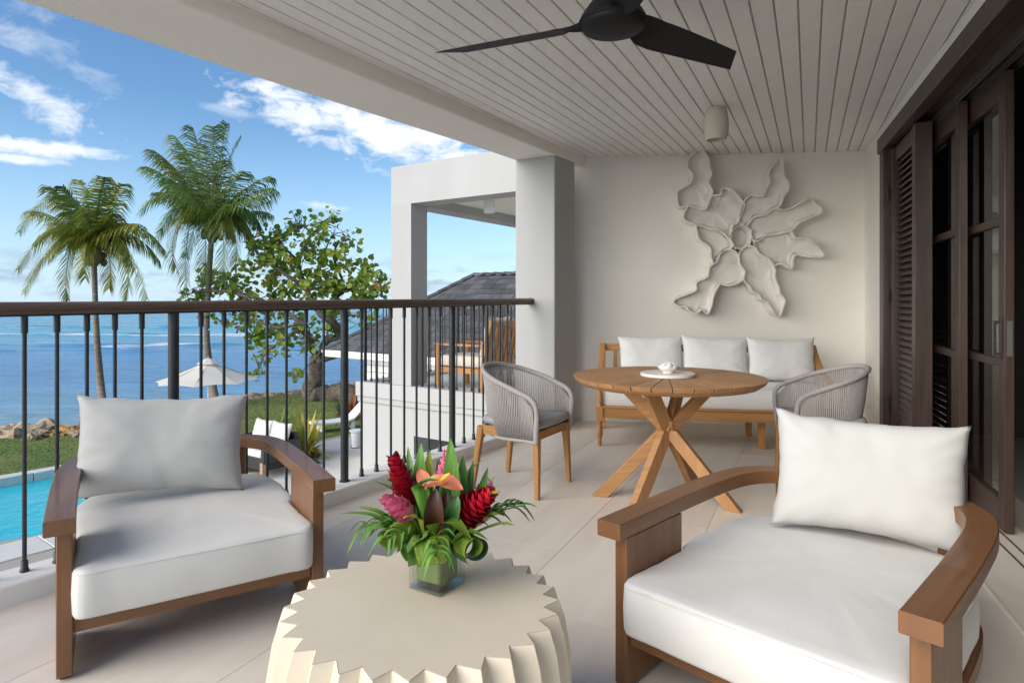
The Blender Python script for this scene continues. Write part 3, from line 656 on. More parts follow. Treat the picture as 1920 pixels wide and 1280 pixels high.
for i, pp in enumerate(PET):
    s = poly_inset(smooth_closed(pp, 4), -9); n = len(s)
    cx = sum(p[0] for p in s) / n; cy = sum(p[1] for p in s) / n
    pr = []
    for p in s:
        r = math.hypot(p[0] - 620, p[1] - 620)
        pr.append(.115 + .065 * min(1, r / 500) + .045 * noise.noise(V(p[0] * .012, p[1] * .012, i * 5.3)))
    def lerp_c(ps_, f): return [(x + (cx - x) * f, y + (cy - y) * f) for x, y in ps_]
    i1 = poly_inset(s, 9); i2 = poly_inset(s, 15)
    rings = [[wall_pt(x, y, .004) for x, y in lerp_c(s, .03)],
             [wall_pt(x, y, pr[k]) for k, (x, y) in enumerate(s)],
             [wall_pt(x, y, pr[k]) for k, (x, y) in enumerate(i1)],
             [wall_pt(x, y, pr[k] * .62) for k, (x, y) in enumerate(i2)]]
    mean_p = sum(pr) / len(pr)
    for f, d in ((.12, .50), (.35, .38), (.6, .33), (.85, .32), (.998, .32)):
        rings.append([wall_pt(x, y, (.055 + ((pr[k] * (1 - f) + mean_p * f) * d) * .7) + .008 * noise.noise(V(x * .01, y * .01, 3.3))) for k, (x, y) in enumerate(lerp_c(i2, f))])
    m = MB(); m.rings(rings, cap0=False, cap1=False); m.build('petal', 'sculpture', sc, smooth=55)
m = MB(); rr = []
for j, (rad, pd) in enumerate(((82, .01), (80, .12), (74, .125), (60, .07), (58, .01))):
    ring = []
    for i in range(44):
        a = 2 * math.pi * i / 44; k = 1 + .09 * noise.noise(V(math.cos(a) * 3, math.sin(a) * 3, 1)) + (.10 if j in (1, 2) and i % 5 == 0 else 0)
        ring.append(wall_pt(618 + rad * .95 * k * math.cos(a), 625 + rad * 1.1 * k * math.sin(a), pd + (.02 * noise.noise(V(i * .7, 0, 2)) if j in (1, 2) else 0)))
    rr.append(ring)
m.rings(rr, cap0=False, cap1=False); m.build('centre_ring', 'sculpture', sc, smooth=50)
for i in range(10):
    a = 2 * math.pi * i / 10 + .2; m = MB()
    b0, b1 = a - .16, a + .16
    m.add([wall_pt(618 + 60 * math.cos(b0), 625 + 72 * math.sin(b0), .02), wall_pt(618 + 60 * math.cos(b1), 625 + 72 * math.sin(b1), .02), wall_pt(618 + 74 * math.cos(b1), 625 + 86 * math.sin(b1), .10), wall_pt(618 + (66 + 14 * (i % 2)) * math.cos(a), 625 + (80 + 14 * (i % 2)) * math.sin(a), .135), wall_pt(618 + 74 * math.cos(b0), 625 + 86 * math.sin(b0), .10)], [(0, 1, 2, 3, 4)])
    o = m.build('stamen', 'sculpture', sc); md = o.modifiers.new('t', 'SOLIDIFY'); md.thickness = .012
# ------------------------------------------------------------------ furniture
def cushion(outline, z0, h, r, dome=.015, seed=0, wr=.0025):
    m = MB(); n = len(outline); cx = sum(p[0] for p in outline) / n; cy = sum(p[1] for p in outline) / n
    def ring(ins, z, f=0):
        o = poly_inset(outline, ins) if ins else outline; out = []
        for x, y in o:
            x, y = x + (cx - x) * f, y + (cy - y) * f
            k = (.009 if f > .1 and wr > .003 else 0) * noise.noise(V(x * 3.5, y * 3.5, seed)) + wr * noise.noise(V(x * 7, y * 7, z * 9 + seed)) + wr * .6 * noise.noise(V(x * 19, y * 19, z * 30 + seed))
            nx, ny = x - cx, y - cy; l = math.hypot(nx, ny) or 1
            out.append(V(x + nx / l * k, y + ny / l * k, z + k))
        return out
    rs = [ring(r * 1.2, z0), ring(r * .3, z0 + r * .35), ring(0, z0 + r), ring(-r * .12, z0 + h * .5), ring(0, z0 + h - r), ring(r * .3, z0 + h - r * .3), ring(r, z0 + h)]
    for f in (.08, .2, .35, .55, .75, .93): rs.append(ring(r, z0 + h + dome * math.sin(min(1, f * 1.5) * math.pi / 2), f))
    m.rings(rs); return m
def piping(outline, ins, z, r=.003):
    m = MB(); m.tube([V(x, y, z) for x, y in poly_inset(outline, ins)], r, 5, closed=True); return m
def pillow_mesh(w, h, t, seed, n=30, fold=.012, dent=0):
    m = MB(); g = {}
    for sgn in (1, -1):
        for i in range(n + 1):
            for j in range(n + 1):
                u = -1 + 2 * i / n; v = -1 + 2 * j / n
                u2 = math.sin(u * math.pi / 2) * .35 + u * .65; v2 = math.sin(v * math.pi / 2) * .35 + v * .65
                x = w / 2 * u2 * (1 - .075 * (1 - v2 * v2)); z = h / 2 * v2 * (1 - .12 * (1 - u2 * u2) ** .8)
                b = max(0, (1 - u2 ** 4)) ** .5 * max(0, (1 - v2 ** 4)) ** .5
                ed = max(abs(u2), abs(v2))
                fl = noise.noise(V(u2 * 2.2 + seed, v2 * 2.2, sgn * 3 + seed)) * .55 + noise.noise(V(u2 * 5 + seed, v2 * 3.2, sgn + seed)) * .35
                # creases running in from the edges
                an = math.atan2(v2, u2); cr = abs(noise.noise(V(math.cos(an) * 4.5 + seed, math.sin(an) * 4.5, sgn * 2.0))) * max(0, ed - .45) * 1.6
                y = sgn * (t / 2 * b * (1 + .10 * fl) - fold * 2.4 * cr * b ** .5 - dent * math.exp(-((u2 * 1.6) ** 2 + ((v2 - .6) * 2) ** 2)) * b)
                x += .006 * noise.noise(V(v2 * 4 + seed, 1, u2)) * abs(u2) ** 3; z += .008 * noise.noise(V(u2 * 4 + seed, 5, v2)) * abs(v2) ** 3
                if ed > .999: y = 0
                g[(sgn, i, j)] = len(m.v); m.v.append((x, y, z))
        for i in range(n):
            for j in range(n):
                f = (g[(sgn, i, j)], g[(sgn, i + 1, j)], g[(sgn, i + 1, j + 1)], g[(sgn, i, j + 1)])
                m.f.append(f if sgn < 0 else f[::-1])
    return m
def pillow(name, w, h, t, loc, yaw, lean, label, cat, mat, seed, group=None, roll=0, fold=.012, dent=0):
    m = pillow_mesh(w, h, t, seed, fold=fold, dent=dent)
    a = Matrix.Rotation(yaw, 4, 'Z') @ Matrix.Rotation(-lean, 4, 'X') @ Matrix.Rotation(roll, 4, 'Y')
    pts = [a @ V(*p) for p in m.v]; zmin = min(p.z for p in pts)
    m.v = [(p.x, p.y, p.z - zmin) for p in pts]
    o = m.build(name, mat, None, smooth=True); o.location = loc
    bm_w = o.modifiers.new('weld', 'WELD'); bm_w.merge_threshold = .0004
    return tag(o, label, cat, group)

AO = [(-.45, -.02), (-.454, .2), (-.456, .45), (-.448, .72), (-.412, .885), (-.32, 1.0), (-.17, 1.055), (0, 1.07), (.17, 1.055), (.32, 1.0), (.412, .885), (.448, .72), (.456, .45), (.454, .2), (.45, -.02)]
def make_armchair(label):
    t = thing('lounge_armchair', label, 'armchair', group='low wooden lounge armchairs')
    path = cat_rom([V(x, y, .5025) for x, y in AO], 7); ctr = offset2(path, -.042)
    m = MB(); m.sweep(ctr, rrect(.084, .05, .003, 1)); m.build('arm_rail', 'wood_brown', t, smooth=28)
    for sx in (-1, 1):
        m = MB(); m.box(sx * .398 - .022, sx * .398 + .022, .03, .36, .012, .474); lg = m.build('leg_panel', 'wood_brown', t, bevel=.004)
        m = MB(); m.box(sx * .398 - .014, sx * .398 + .014, .05, .075, .0005, .013); m.build('foot_pad', 'metal_black', lg)
        m = MB(); m.box(sx * .275 - .025, sx * .275 + .025, .955, .995, .001, .474); m.build('back_leg', 'wood_brown', t, bevel=.004)
    m = MB(); m.box(-.375, .375, .045, .085, .140, .188); m.build('front_rail', 'wood_brown', t, bevel=.003)
    low = offset2(cat_rom([V(x, y, .164) for x, y in AO[2:-2]], 7), -.052)
    m = MB(); m.sweep(low, rrect(.028, .048, .004)); m.build('base_rail', 'wood_brown', t, smooth=35)
    m = MB(); m.box(-.37, .37, .09, .93, .165, .186); m.build('seat_deck', 'wood_brown', t)
    ol = [(-.372, .012), (-.374, .2), (-.376, .355), (-.40, .42), (-.402, .60), (-.395, .76), (-.35, .89), (-.24, .965), (-.10, 1.0), (0, 1.005), (.10, 1.0), (.24, .965), (.35, .89), (.395, .76), (.402, .60), (.40, .42), (.376, .355), (.374, .2), (.372, .012), (.25, -.004), (0, -.008), (-.25, -.004)]
    ol = [(p.x, p.y) for p in cat_rom([V(a, b, 0) for a, b in ol], 5, True)]
    cu = cushion(ol, .19, .160, .016, .012, seed=3, wr=.0035).build('seat_cushion', 'fabric_white', t, smooth=True)
    piping(ol, .002, .19 + .160 - .012, .0034).build('seam', 'fabric_white', cu, smooth=True)
    return t
ac = make_armchair('brown wooden lounge armchair with white seat cushion backed against the railing')
ac.location = (-1.063, 2.178, .0005); ac.rotation_euler = (0, 0, R(33))
dup(ac, (.597, 1.646, .0005), R(-45), 'brown wooden lounge armchair with white seat cushion nearest the glass doors, in the right foreground')
pillow('lumbar_pillow', .66, .43, .17, (-1.505, 2.715, .362), R(25), R(15), 'white rectangular pillow on the armchair backed against the railing', 'pillow', 'fabric_white_dim', 1.7, 'white armchair pillows', roll=R(3), dent=.02)
pillow('lumbar_pillow', .62, .43, .17, (1.265, 2.245, .362), R(-28), R(16), 'white rectangular pillow on the foreground armchair near the glass doors', 'pillow', 'fabric_white_dim', 8.2, 'white armchair pillows', roll=R(1), dent=.015)

# pleated drum table -----------------------------------------------------------------------
dt = thing('drum_table', 'cream concrete drum side table with pleated zigzag sides in the foreground', 'side table', (-.222, 1.582, 0))
NT = 29; H = .45
def zig(r, d, tw=0): 
    out = []
    for i in range(NT):
        a = 2 * math.pi * (i / NT) + tw; b = 2 * math.pi * ((i + .42) / NT) + tw
        out.append(((r) * math.cos(a), (r) * math.sin(a))); out.append(((r - d) * math.cos(b), (r - d) * math.sin(b)))
    return out
prof = [(.0, .315), (.03, .335), (.12, .362), (.22, .374), (.32, .371), (.40, .358), (.445, .344), (.45, .341)]
m = MB(); m.rings([[V(x, y, z) for x, y in zig(r, .039)] for z, r in prof], cap0=True, cap1=False); m.build('pleated_body', 'concrete_cream', dt, bevel=.0025, seg=2)
m = MB(); m.rings([[V(x, y, z) for x, y in zig(r, .039)] for z, r in ((.447, .3385), (.4512, .3398))], cap0=False); m.build('table_top', 'concrete_cream', dt)

# flowers ------------------------------------------------------------------------------------
VC = V(-.198, 1.665, .4515)
va = thing('glass_vase', 'square clear glass vase lined with a green leaf, on the cream drum table', 'vase', VC, R(-32))
m = MB(); hw, hh, th = .054, .118, .006
def sq(a, z, r=.006):
    return [V(x, y, z) for x, y in rrect(2 * a, 2 * a, r, 3)]
m.rings([sq(hw, 0), sq(hw, hh), sq(hw - th, hh), sq(hw - th, .014)], cap0=True, cap1=True); m.build('glass', 'vase_glass', va, smooth=35)
m = MB(); m.rings([sq(hw - .002, .002), sq(hw - .002, .008)], cap0=True, cap1=True); m.build('glass_base', 'vase_glass', va, smooth=35)
m = MB()
pts = rrect(2 * (hw - th - .006), 2 * (hw - th - .006), .012, 4)
m.rings([[V(x * k, y * k, z + .006 * math.sin(i * .5)) for i, (x, y) in enumerate(pts)] for z, k in ((.018, .97), (.05, 1), (.08, .98), (.116, 1.0))], cap0=True, cap1=True); m.build('leaf_lining', 'leaf_lining', va, smooth=40)

fa = thing('flower_arrangement', 'tropical bouquet of red and pink ginger and coral anthurium in the glass vase', 'flowers', VC)
def fpx(u, v, y): p = PY(u, v, y); return p - VC
def blade_leaf(pts, wid, name, mat, fold=.25, nseg=14, tip=1.0, base=.25, up=(0, 0, 1), twist=0, wave=0):
    path = cat_rom([V(*p) for p in pts], 8); n = len(path); vs = []; fs = []; uv = []; L = 0
    for i, p in enumerate(path):
        t = i / (n - 1); a = path[max(0, i - 1)]; b = path[min(n - 1, i + 1)]; tg = (b - a).normalized()
        sd = tg.cross(Vector(up))
        if sd.length < .05: sd = tg.cross(V(0, 1, 0))
        sd.normalize(); nn = sd.cross(tg).normalized()
        if twist: q = Matrix.Rotation(twist * t, 3, tg); sd = q @ sd; nn = q @ nn
        w = wid * max(.02, (base + (1 - base) * math.sin(min(1, t / .42) * math.pi / 2)) * (1 - max(0, (t - .42) / .58) ** 2.0))
        if i: L += (p - path[i - 1]).length
        f = fold * w
        wv = wave * math.sin(t * 22)
        vs += [p - sd * w * .5 + nn * (f + wv), p - sd * w * .25 + nn * f * .35, p, p + sd * w * .25 + nn * f * .35, p + sd * w * .5 + nn * (f - wv)]
        if i:
            for k in range(4):
                o = (i - 1) * 5; fs.append((o + k, o + k + 1, o + 5 + k + 1, o + 5 + k)); uv.append([(L, k * w), (L, (k + 1) * w), (L, (k + 1) * w), (L, k * w)])
    m = MB(); m.add(vs, fs, uv); return m.build(name, mat, fa, smooth=True)
rim = lambda dx, dy, z=.112: V(dx, dy, z)
Y0 = 1.665
# upright strap leaves
for bx, u, v, y, w, mat in ((-.015, 790, 836, 1.70, .032, 'leaf_green'), (.0, 806, 850, 1.72, .03, 'leaf_yellow'), (.02, 845, 826, 1.68, .036, 'leaf_green'), (-.03, 752, 872, 1.66, .03, 'leaf_dark'), (-.02, 772, 880, 1.72, .028, 'leaf_green'),
                            (.03, 868, 858, 1.70, .026, 'leaf_green'), (-.01, 822, 862, 1.75, .022, 'leaf_dark'), (.035, 888, 868, 1.72, .022, 'leaf_dark'), (-.02, 765, 842, 1.76, .02, 'leaf_green'), (.01, 835, 905, 1.60, .03, 'leaf_dark'), (-.012, 800, 905, 1.62, .026, 'leaf_green'), (.04, 915, 880, 1.70, .022, 'leaf_green'), (.045, 905, 905, 1.66, .024, 'leaf_green'), (.03, 880, 930, 1.64, .024, 'leaf_dark'), (-.035, 735, 900, 1.70, .02, 'leaf_dark')):
    e = fpx(u, v, y); b = rim(bx, .0, .07); mid = b.lerp(e, .5) + V(-.012 if u < 815 else .012, 0, .02)
    blade_leaf([b, mid, e + V(0, 0, .008)], w * 1.45, 'leaf', mat, fold=.22, up=(0, -1, .1), twist=random.uniform(-.6, .6))
# arching side leaves and palm-frond fingers
def frond(base, end, sag, nl, ll, mat, side):
    path = cat_rom([base, base.lerp(end, .5) + V(0, 0, sag), end], 10); n = len(path)
    m = MB(); m.tube(path, .0018, 5); m.build('stem', mat, fa)
    for i in range(nl):
        t = .28 + .7 * i / (nl - 1); p = path[int(t * (n - 1))]; tg = (path[min(n - 1, int(t * (n - 1)) + 1)] - path[int(t * (n - 1)) - 1]).normalized()
        for sgn in (-1, 1):
            out = (V(tg.y, -tg.x, 0).normalized() * sgn * .75 + tg * 1.0 + V(0, 0, random.uniform(-.35, .15))).normalized()
            l = ll * (1 - .35 * abs(t - .55)) * random.uniform(.8, 1.15)
            blade_leaf([p, p + out * l * .5 + V(0, 0, .008), p + out * l + V(0, 0, -.02)], .011, 'leaflet', mat, fold=.25)
frond(rim(-.04, -.02), fpx(690, 985, 1.60), .035, 6, .085, 'leaf_green', -1)
frond(rim(-.03, -.045), fpx(730, 1010, 1.52), .03, 5, .07, 'leaf_green', -1)
frond(rim(.045, .0), fpx(965, 950, 1.70), .02, 6, .085, 'leaf_dark', 1)
frond(rim(.0, -.05), fpx(820, 1035, 1.48), .035, 5, .07, 'leaf_green', 1)
for pts, w, mat, fd in (
    ([rim(-.03, 0), fpx(735, 985, 1.62), fpx(690, 965, 1.62), fpx(637, 962, 1.62)], .026, 'leaf_green', .2),
    ([rim(.03, .01), fpx(900, 985, 1.68), fpx(930, 965, 1.68), fpx(945, 967, 1.66)], .055, 'leaf_lime', .35),
    ([rim(-.01, -.03), fpx(820, 985, 1.57), fpx(850, 980, 1.55), fpx(885, 1015, 1.53)], .06, 'leaf_lime', .12),
    ([rim(-.01, -.05), fpx(790, 1010, 1.55), fpx(770, 1030, 1.53), fpx(762, 1052, 1.53)], .034, 'leaf_green', .25),
    ([rim(0, -.05), fpx(808, 1018, 1.54), fpx(815, 1035, 1.53), fpx(818, 1058, 1.53)], .03, 'leaf_green', .25),
    ([rim(.01, -.05), fpx(828, 1020, 1.55), fpx(838, 1040, 1.54), fpx(842, 1066, 1.54)], .022, 'leaf_dark', .25),
    ([rim(-.05, -.01), fpx(740, 990, 1.6), fpx(718, 985, 1.6), fpx(705, 995, 1.6)], .05, 'leaf_dark', .2),
    ([rim(.04, -.02), fpx(870, 1000, 1.57), fpx(890, 1000, 1.56), fpx(915, 1012, 1.56)], .03, 'leaf_green', .2),
    ([rim(-.02, -.03), fpx(790, 980, 1.58), fpx(770, 968, 1.57), fpx(755, 972, 1.56)], .025, 'leaf_yellow', .2)):
    blade_leaf(pts, w, 'leaf', mat, fold=fd)
for pts, w, mat, fd in (
    ([rim(-.04, .0), fpx(715, 965, 1.64), fpx(670, 950, 1.65)], .03, 'leaf_lime', .2), ([rim(-.04, -.03), fpx(725, 990, 1.57), fpx(680, 1000, 1.55)], .03, 'leaf_green', .2),
    ([rim(.04, .02), fpx(925, 955, 1.70), fpx(985, 945, 1.72), fpx(1008, 952, 1.72)], .018, 'leaf_green', .2), ([rim(.04, -.01), fpx(930, 985, 1.62), fpx(965, 985, 1.60)], .024, 'leaf_lime', .2),
    ([rim(-.03, .03), fpx(750, 930, 1.72), fpx(700, 900, 1.74)], .02, 'leaf_green', .2), ([rim(.03, .03), fpx(890, 930, 1.74), fpx(935, 890, 1.76)], .022, 'leaf_lime', .2), ([rim(.02, .03), fpx(870, 900, 1.74), fpx(905, 862, 1.76)], .022, 'leaf_green', .2)):
    blade_leaf(pts, w, 'leaf', mat, fold=fd)
# rolled leaves around the rim
def roll_leaf(c, r, ax, mat, turns=1.15, w=.075):
    pts = []; ax = V(*ax).normalized(); s1 = ax.cross(V(0, 0, 1)).normalized(); s2 = s1.cross(ax)
    m = MB(); vs = []; fs = []; n = 34
    for i in range(n + 1):
        a = -1.2 + turns * 2 * math.pi * i / n; rr = r * (1 - .35 * i / n); ww = w * (.45 + .55 * math.sin(math.pi * min(1, .15 + i / n)))
        c0 = c + s1 * rr * math.cos(a) + s2 * rr * math.sin(a)
        for k in (-1, -.5, 0, .5, 1): vs.append(c0 + ax * ww * .5 * k)
        if i:
            o = (i - 1) * 5
            for k in range(4): fs.append((o + k, o + k + 1, o + 6 + k, o + 5 + k))
    uv = [[(k * .05, (f[0] % 5) * .12), (k * .05, (f[0] % 5) * .12 + .12), (k * .05 + .05, (f[0] % 5) * .12 + .12), (k * .05 + .05, (f[0] % 5) * .12)] for k, f in enumerate(fs)]
    m.add(vs, fs, uv); m.build('rolled_leaf', mat, fa, smooth=True)
roll_leaf(fpx(745, 1003, 1.60), .036, (.45, .9, .05), 'leaf_lime', w=.10)
roll_leaf(fpx(882, 1026, 1.62), .038, (.5, -.85, .1), 'leaf_dark', w=.10)
roll_leaf(fpx(880, 1024, 1.60), .030, (.5, -.85, .1), 'leaf_lime', w=.07)
roll_leaf(fpx(805, 1030, 1.56), .036, (.9, .35, .0), 'leaf_lime', w=.09)
roll_leaf(fpx(778, 1034, 1.58), .030, (.8, .5, .0), 'leaf_green', w=.07)
# ginger cones: overlapping bracts
def ginger(base, tip, r, mat, n=46, open_=1.0):
    ax = (tip - base); Ln = ax.length; ax.normalize(); s1 = ax.cross(V(0, 1, .2)).normalized(); s2 = ax.cross(s1)
    fo = bpy.data.objects.new('ginger_flower', None); COL.objects.link(fo); fo.parent = fa
    m = MB(); m.tube([rim(0, 0, .06), base], .006, 7); m.build('stalk', 'leaf_green', fo)
    m = MB(); m.tube([base, base.lerp(tip, .5), tip - ax * .012], r * .5, 8, scale=[.7, 1, .2]); m.build('core', mat, fo)
    for i in range(n):
        t = i / (n - 1); a = i * 2.39996; h = Ln * (.02 + .86 * t); rr = r * (.62 + .38 * math.sin(math.pi * min(1, t * 1.15 + .12))) * (1 - .55 * max(0, t - .55) / .45)
        rd = s1 * math.cos(a) + s2 * math.sin(a); td = ax.cross(rd)
        fl = open_ * (1.0 - .55 * t)
        b0 = base + ax * h + rd * rr * .35; l = r * 1.15 * (1 - .3 * t); w = r * .62 * (1 - .35 * t)
        dirn = (ax * (1.0) + rd * .55 * fl).normalized(); nrm = (rd - dirn * rd.dot(dirn)).normalized()
        vs = []
        for f, ww, cu in ((0, .55, 0), (.35, 1, .10), (.7, .85, .10), (1.0, .06, .0)):
            c = b0 + dirn * l * f + nrm * (l * (cu + .28 * fl * f * f))
            vs += [c - td * w * ww - nrm * w * ww * .35, c, c + td * w * ww - nrm * w * ww * .35]
        fs = []
        for k in range(3):
            o = k * 3; fs += [(o, o + 1, o + 4, o + 3), (o + 1, o + 2, o + 5, o + 4)]
        m = MB(); m.add(vs, fs); m.build('bract', mat, fo, smooth=True)
ginger(fpx(772, 950, 1.66), fpx(736, 852, 1.66), .036, 'ginger_red', 44, 1.25)
ginger(fpx(858, 975, 1.63), fpx(918, 925, 1.60), .042, 'ginger_red', 52, 1.1)
ginger(fpx(828, 905, 1.70), fpx(839, 845, 1.70), .027, 'ginger_pink', 30, .5)
ginger(fpx(775, 968, 1.60), fpx(722, 935, 1.58), .032, 'ginger_pink', 36, .9)
ginger(fpx(898, 935, 1.72), fpx(916, 905, 1.72), .026, 'ginger_pale', 28, .9)
# anthurium: coral spathes and spadix
def spathe(c, dirn, w, l, mat, droop=.5, nrm=(0, -.5, .85)):
    dirn = V(*dirn).normalized(); nr = V(*nrm); nr = (nr - dirn * nr.dot(dirn)).normalized(); sd = dirn.cross(nr); m = MB(); vs = []; fs = []; n = 10
    for i in range(n + 1):
        t = i / n; ww = w * (math.sin(math.pi * min(1, (t + .12) / 1.12)) ** .7) * (1 - .25 * t); p = c + dirn * l * (t - .12) - nr * droop * l * t * t
        if i == n: ww = .001
        for k in (-1, -.6, 0, .6, 1): vs.append(p + sd * ww * .5 * k + nr * w * .16 * (abs(k)) - dirn * (.2 * w * abs(k) if t < .2 else 0))
        if i:
            o = (i - 1) * 5
            for k in range(4): fs.append((o + k, o + k + 1, o + 6 + k, o + 5 + k))
    m.add(vs, fs); m.build('spathe', mat, fa, smooth=True)
ca = fpx(830, 903, 1.585)
spathe(ca, (.95, -.25, .0), .052, .058, 'anthurium', .5); spathe(ca + V(-.004, 0, .002), (-.95, -.25, .10), .044, .048, 'anthurium', .55)
spathe(fpx(800, 905, 1.62), (-.5, 0, .85), .04, .05, 'anthurium', .1, nrm=(0, -1, 0))
m = MB(); m.tube([ca + V(-.002, -.01, .006), ca + V(.01, -.02, .02), ca + V(.022, -.025, .028)], .0055, 8, scale=[1, 1, .6]); m.build('spadix', 'spadix', fa, smooth=True)
m = MB(); c1 = fpx(905, 925, 1.60); m.tube([c1, c1 + V(.02, -.005, .004), c1 + V(.045, -.01, .008)], .0045, 8, scale=[1, 1, .5]); m.build('spadix', 'leaf_yellow', fa, smooth=True)
blade_leaf([rim(0, -.03), fpx(815, 960, 1.56), fpx(818, 915, 1.56)], .05, 'leaf', 'leaf_maroon', fold=.35, up=(0, -1, .1))
blade_leaf([rim(.02, -.02), fpx(835, 965, 1.60), fpx(838, 920, 1.60)], .04, 'leaf', 'leaf_maroon', fold=.35, up=(0, -1, .1))
blade_leaf([rim(.02, -.03), fpx(848, 960, 1.57), fpx(858, 928, 1.57)], .04, 'leaf', 'leaf_dark', fold=.3, up=(0, -1, .1))
blade_leaf([rim(-.01, -.03), fpx(785, 930, 1.57), fpx(795, 905, 1.56), fpx(822, 900, 1.555)], .034, 'leaf', 'leaf_green', fold=.3)

# dining table -------------------------------------------------------------------------------
TC = V(.945, 3.82)
tb = thing('dining_table', 'round teak dining table with sunburst slatted top and crossed X legs', 'dining table', (TC.x, TC.y, 0))
NW_ = 32; r0, r1 = .155, .572
for i in range(NW_):
    a0 = 2 * math.pi * i / NW_; a1 = 2 * math.pi * (i + 1) / NW_; g0 = .0026
    def rp(r, a, side): 
        da = side * g0 / r; return (r * math.cos(a + da), r * math.sin(a + da))
    out = [rp(r0, a0, 1)] + [rp(r1, a0, 1)] + [(r1 * math.cos(a0 + (a1 - a0) * t), r1 * math.sin(a0 + (a1 - a0) * t)) for t in (.33, .67)] + [rp(r1, a1, -1), rp(r0, a1, -1)]
    m = MB(); n = len(out)
    lowr = [(x * ((r1 - .018) / r1 if math.hypot(x, y) > .4 else 1), y * ((r1 - .018) / r1 if math.hypot(x, y) > .4 else 1)) for x, y in out]
    m.rings([[V(x, y, .722) for x, y in lowr], [V(x, y, .748) for x, y in out]])
    a = (a0 + a1) / 2
    o = m.build('slat', 'teak', tb, bevel=.0012, seg=1)
    for lp_ in o.data.loops:
        co = o.data.vertices[lp_.vertex_index].co; o.data.uv_layers[0].data[lp_.index].uv = (co.x * math.cos(a) + co.y * math.sin(a), -co.x * math.sin(a) + co.y * math.cos(a) + co.z)
m = MB(); m.lathe([(.30, .695), (.515, .697), (.548, .719), (.548, .7205), (.30, .7205)], 64); m.build('rim_ring', 'teak', tb, smooth=35)
m = MB(); m.lathe([(0, .70), (.30, .70), (.30, .7195), (0, .7195)], 48); m.build('under_plate', 'teak', tb, smooth=35)
hub = V(0, -.005, .425)
feet = [V(-.40, .07, 0), V(-.22, -.15, 0), V(.325, -.215, 0), V(.24, .27, 0)]
tops = [V(-.27, .03, .695), V(-.13, -.05, .695), V(.30, .06, .695), V(.12, .15, .695)]
for k, (a, b) in enumerate(zip(feet, tops)):
    for pt, zc in ((a, 0), (b, .695)):
        dr = (V(pt.x, pt.y, 0)).normalized(); sd = V(-dr.y, dr.x, 0); h0 = hub + dr * .012; w, t_ = .048, .024
        hv = .075
        # slanted board with horizontal end cuts
        vs = []
        for c, ww in ((h0, 1.0), (pt, 1.0)):
            for s_ in (-1, 1):
                for q_ in (-1, 1): vs.append(c + sd * s_ * t_ + dr * q_ * w * ww)
        if zc == 0: vs = vs[:4] + [V(p.x, p.y, .001) for p in vs[4:]]
        m = MB(); m.add(vs, [(0, 1, 3, 2), (4, 6, 7, 5), (0, 4, 5, 1), (2, 3, 7, 6), (0, 2, 6, 4), (1, 5, 7, 3)])
        m.build('leg' if zc == 0 else 'strut', 'teak', tb, bevel=.003)
m = MB(); m.box(-.026, .026, -.031, .021, .37, .48); m.build('hub', 'teak', tb, bevel=.004)
ty = thing('serving_disc', 'flat round pale stone disc set in the middle of the dining table', 'lazy susan', (TC.x, TC.y, .7485))
m = MB(); m.lathe([(0, 0), (.158, 0), (.163, .003), (.163, .017), (.160, .020), (0, .020)], 56); m.build('disc', 'ceramic', ty, smooth=35)
lo = thing('lotus_ornament', 'small white ceramic lotus flower ornament on the stone disc', 'ornament', (TC.x - .005, TC.y - .03, .7695))
for ringi, (nn, r_, hgt, lean) in enumerate(((7, .058, .046, .30), (6, .046, .056, .16), (5, .028, .062, .05))):
    for i in range(nn):
        a = 2 * math.pi * (i + .5 * ringi) / nn; vs = []; fs = []; d = V(math.cos(a), math.sin(a), 0); sd = V(-d.y, d.x, 0)
        for j in range(8):
            t = j / 7; w = .62 * r_ * math.sin(math.pi * (.14 + .84 * t)) ** .6 + .0005; p = d * (r_ * (.35 + .65 * math.sin(math.pi * (.05 + .62 * t))) + lean * .03 * t * t) + V(0, 0, .004 + hgt * t)
            for k in (-1, -.5, 0, .5, 1): vs.append(p + sd * w * k + d * (-.45 * w * k * k))
            if j:
                o = (j - 1) * 5
                for k in range(4): fs.append((o + k, o + k + 1, o + 6 + k, o + 5 + k))
        m = MB(); m.add(vs, fs); o = m.build('petal', 'ceramic', lo, smooth=True); md = o.modifiers.new('s', 'SOLIDIFY'); md.thickness = .003
m = MB(); m.lathe([(0, 0), (.03, 0), (.034, .008), (.02, .02), (0, .022)], 20); m.build('base', 'ceramic', lo, smooth=True)

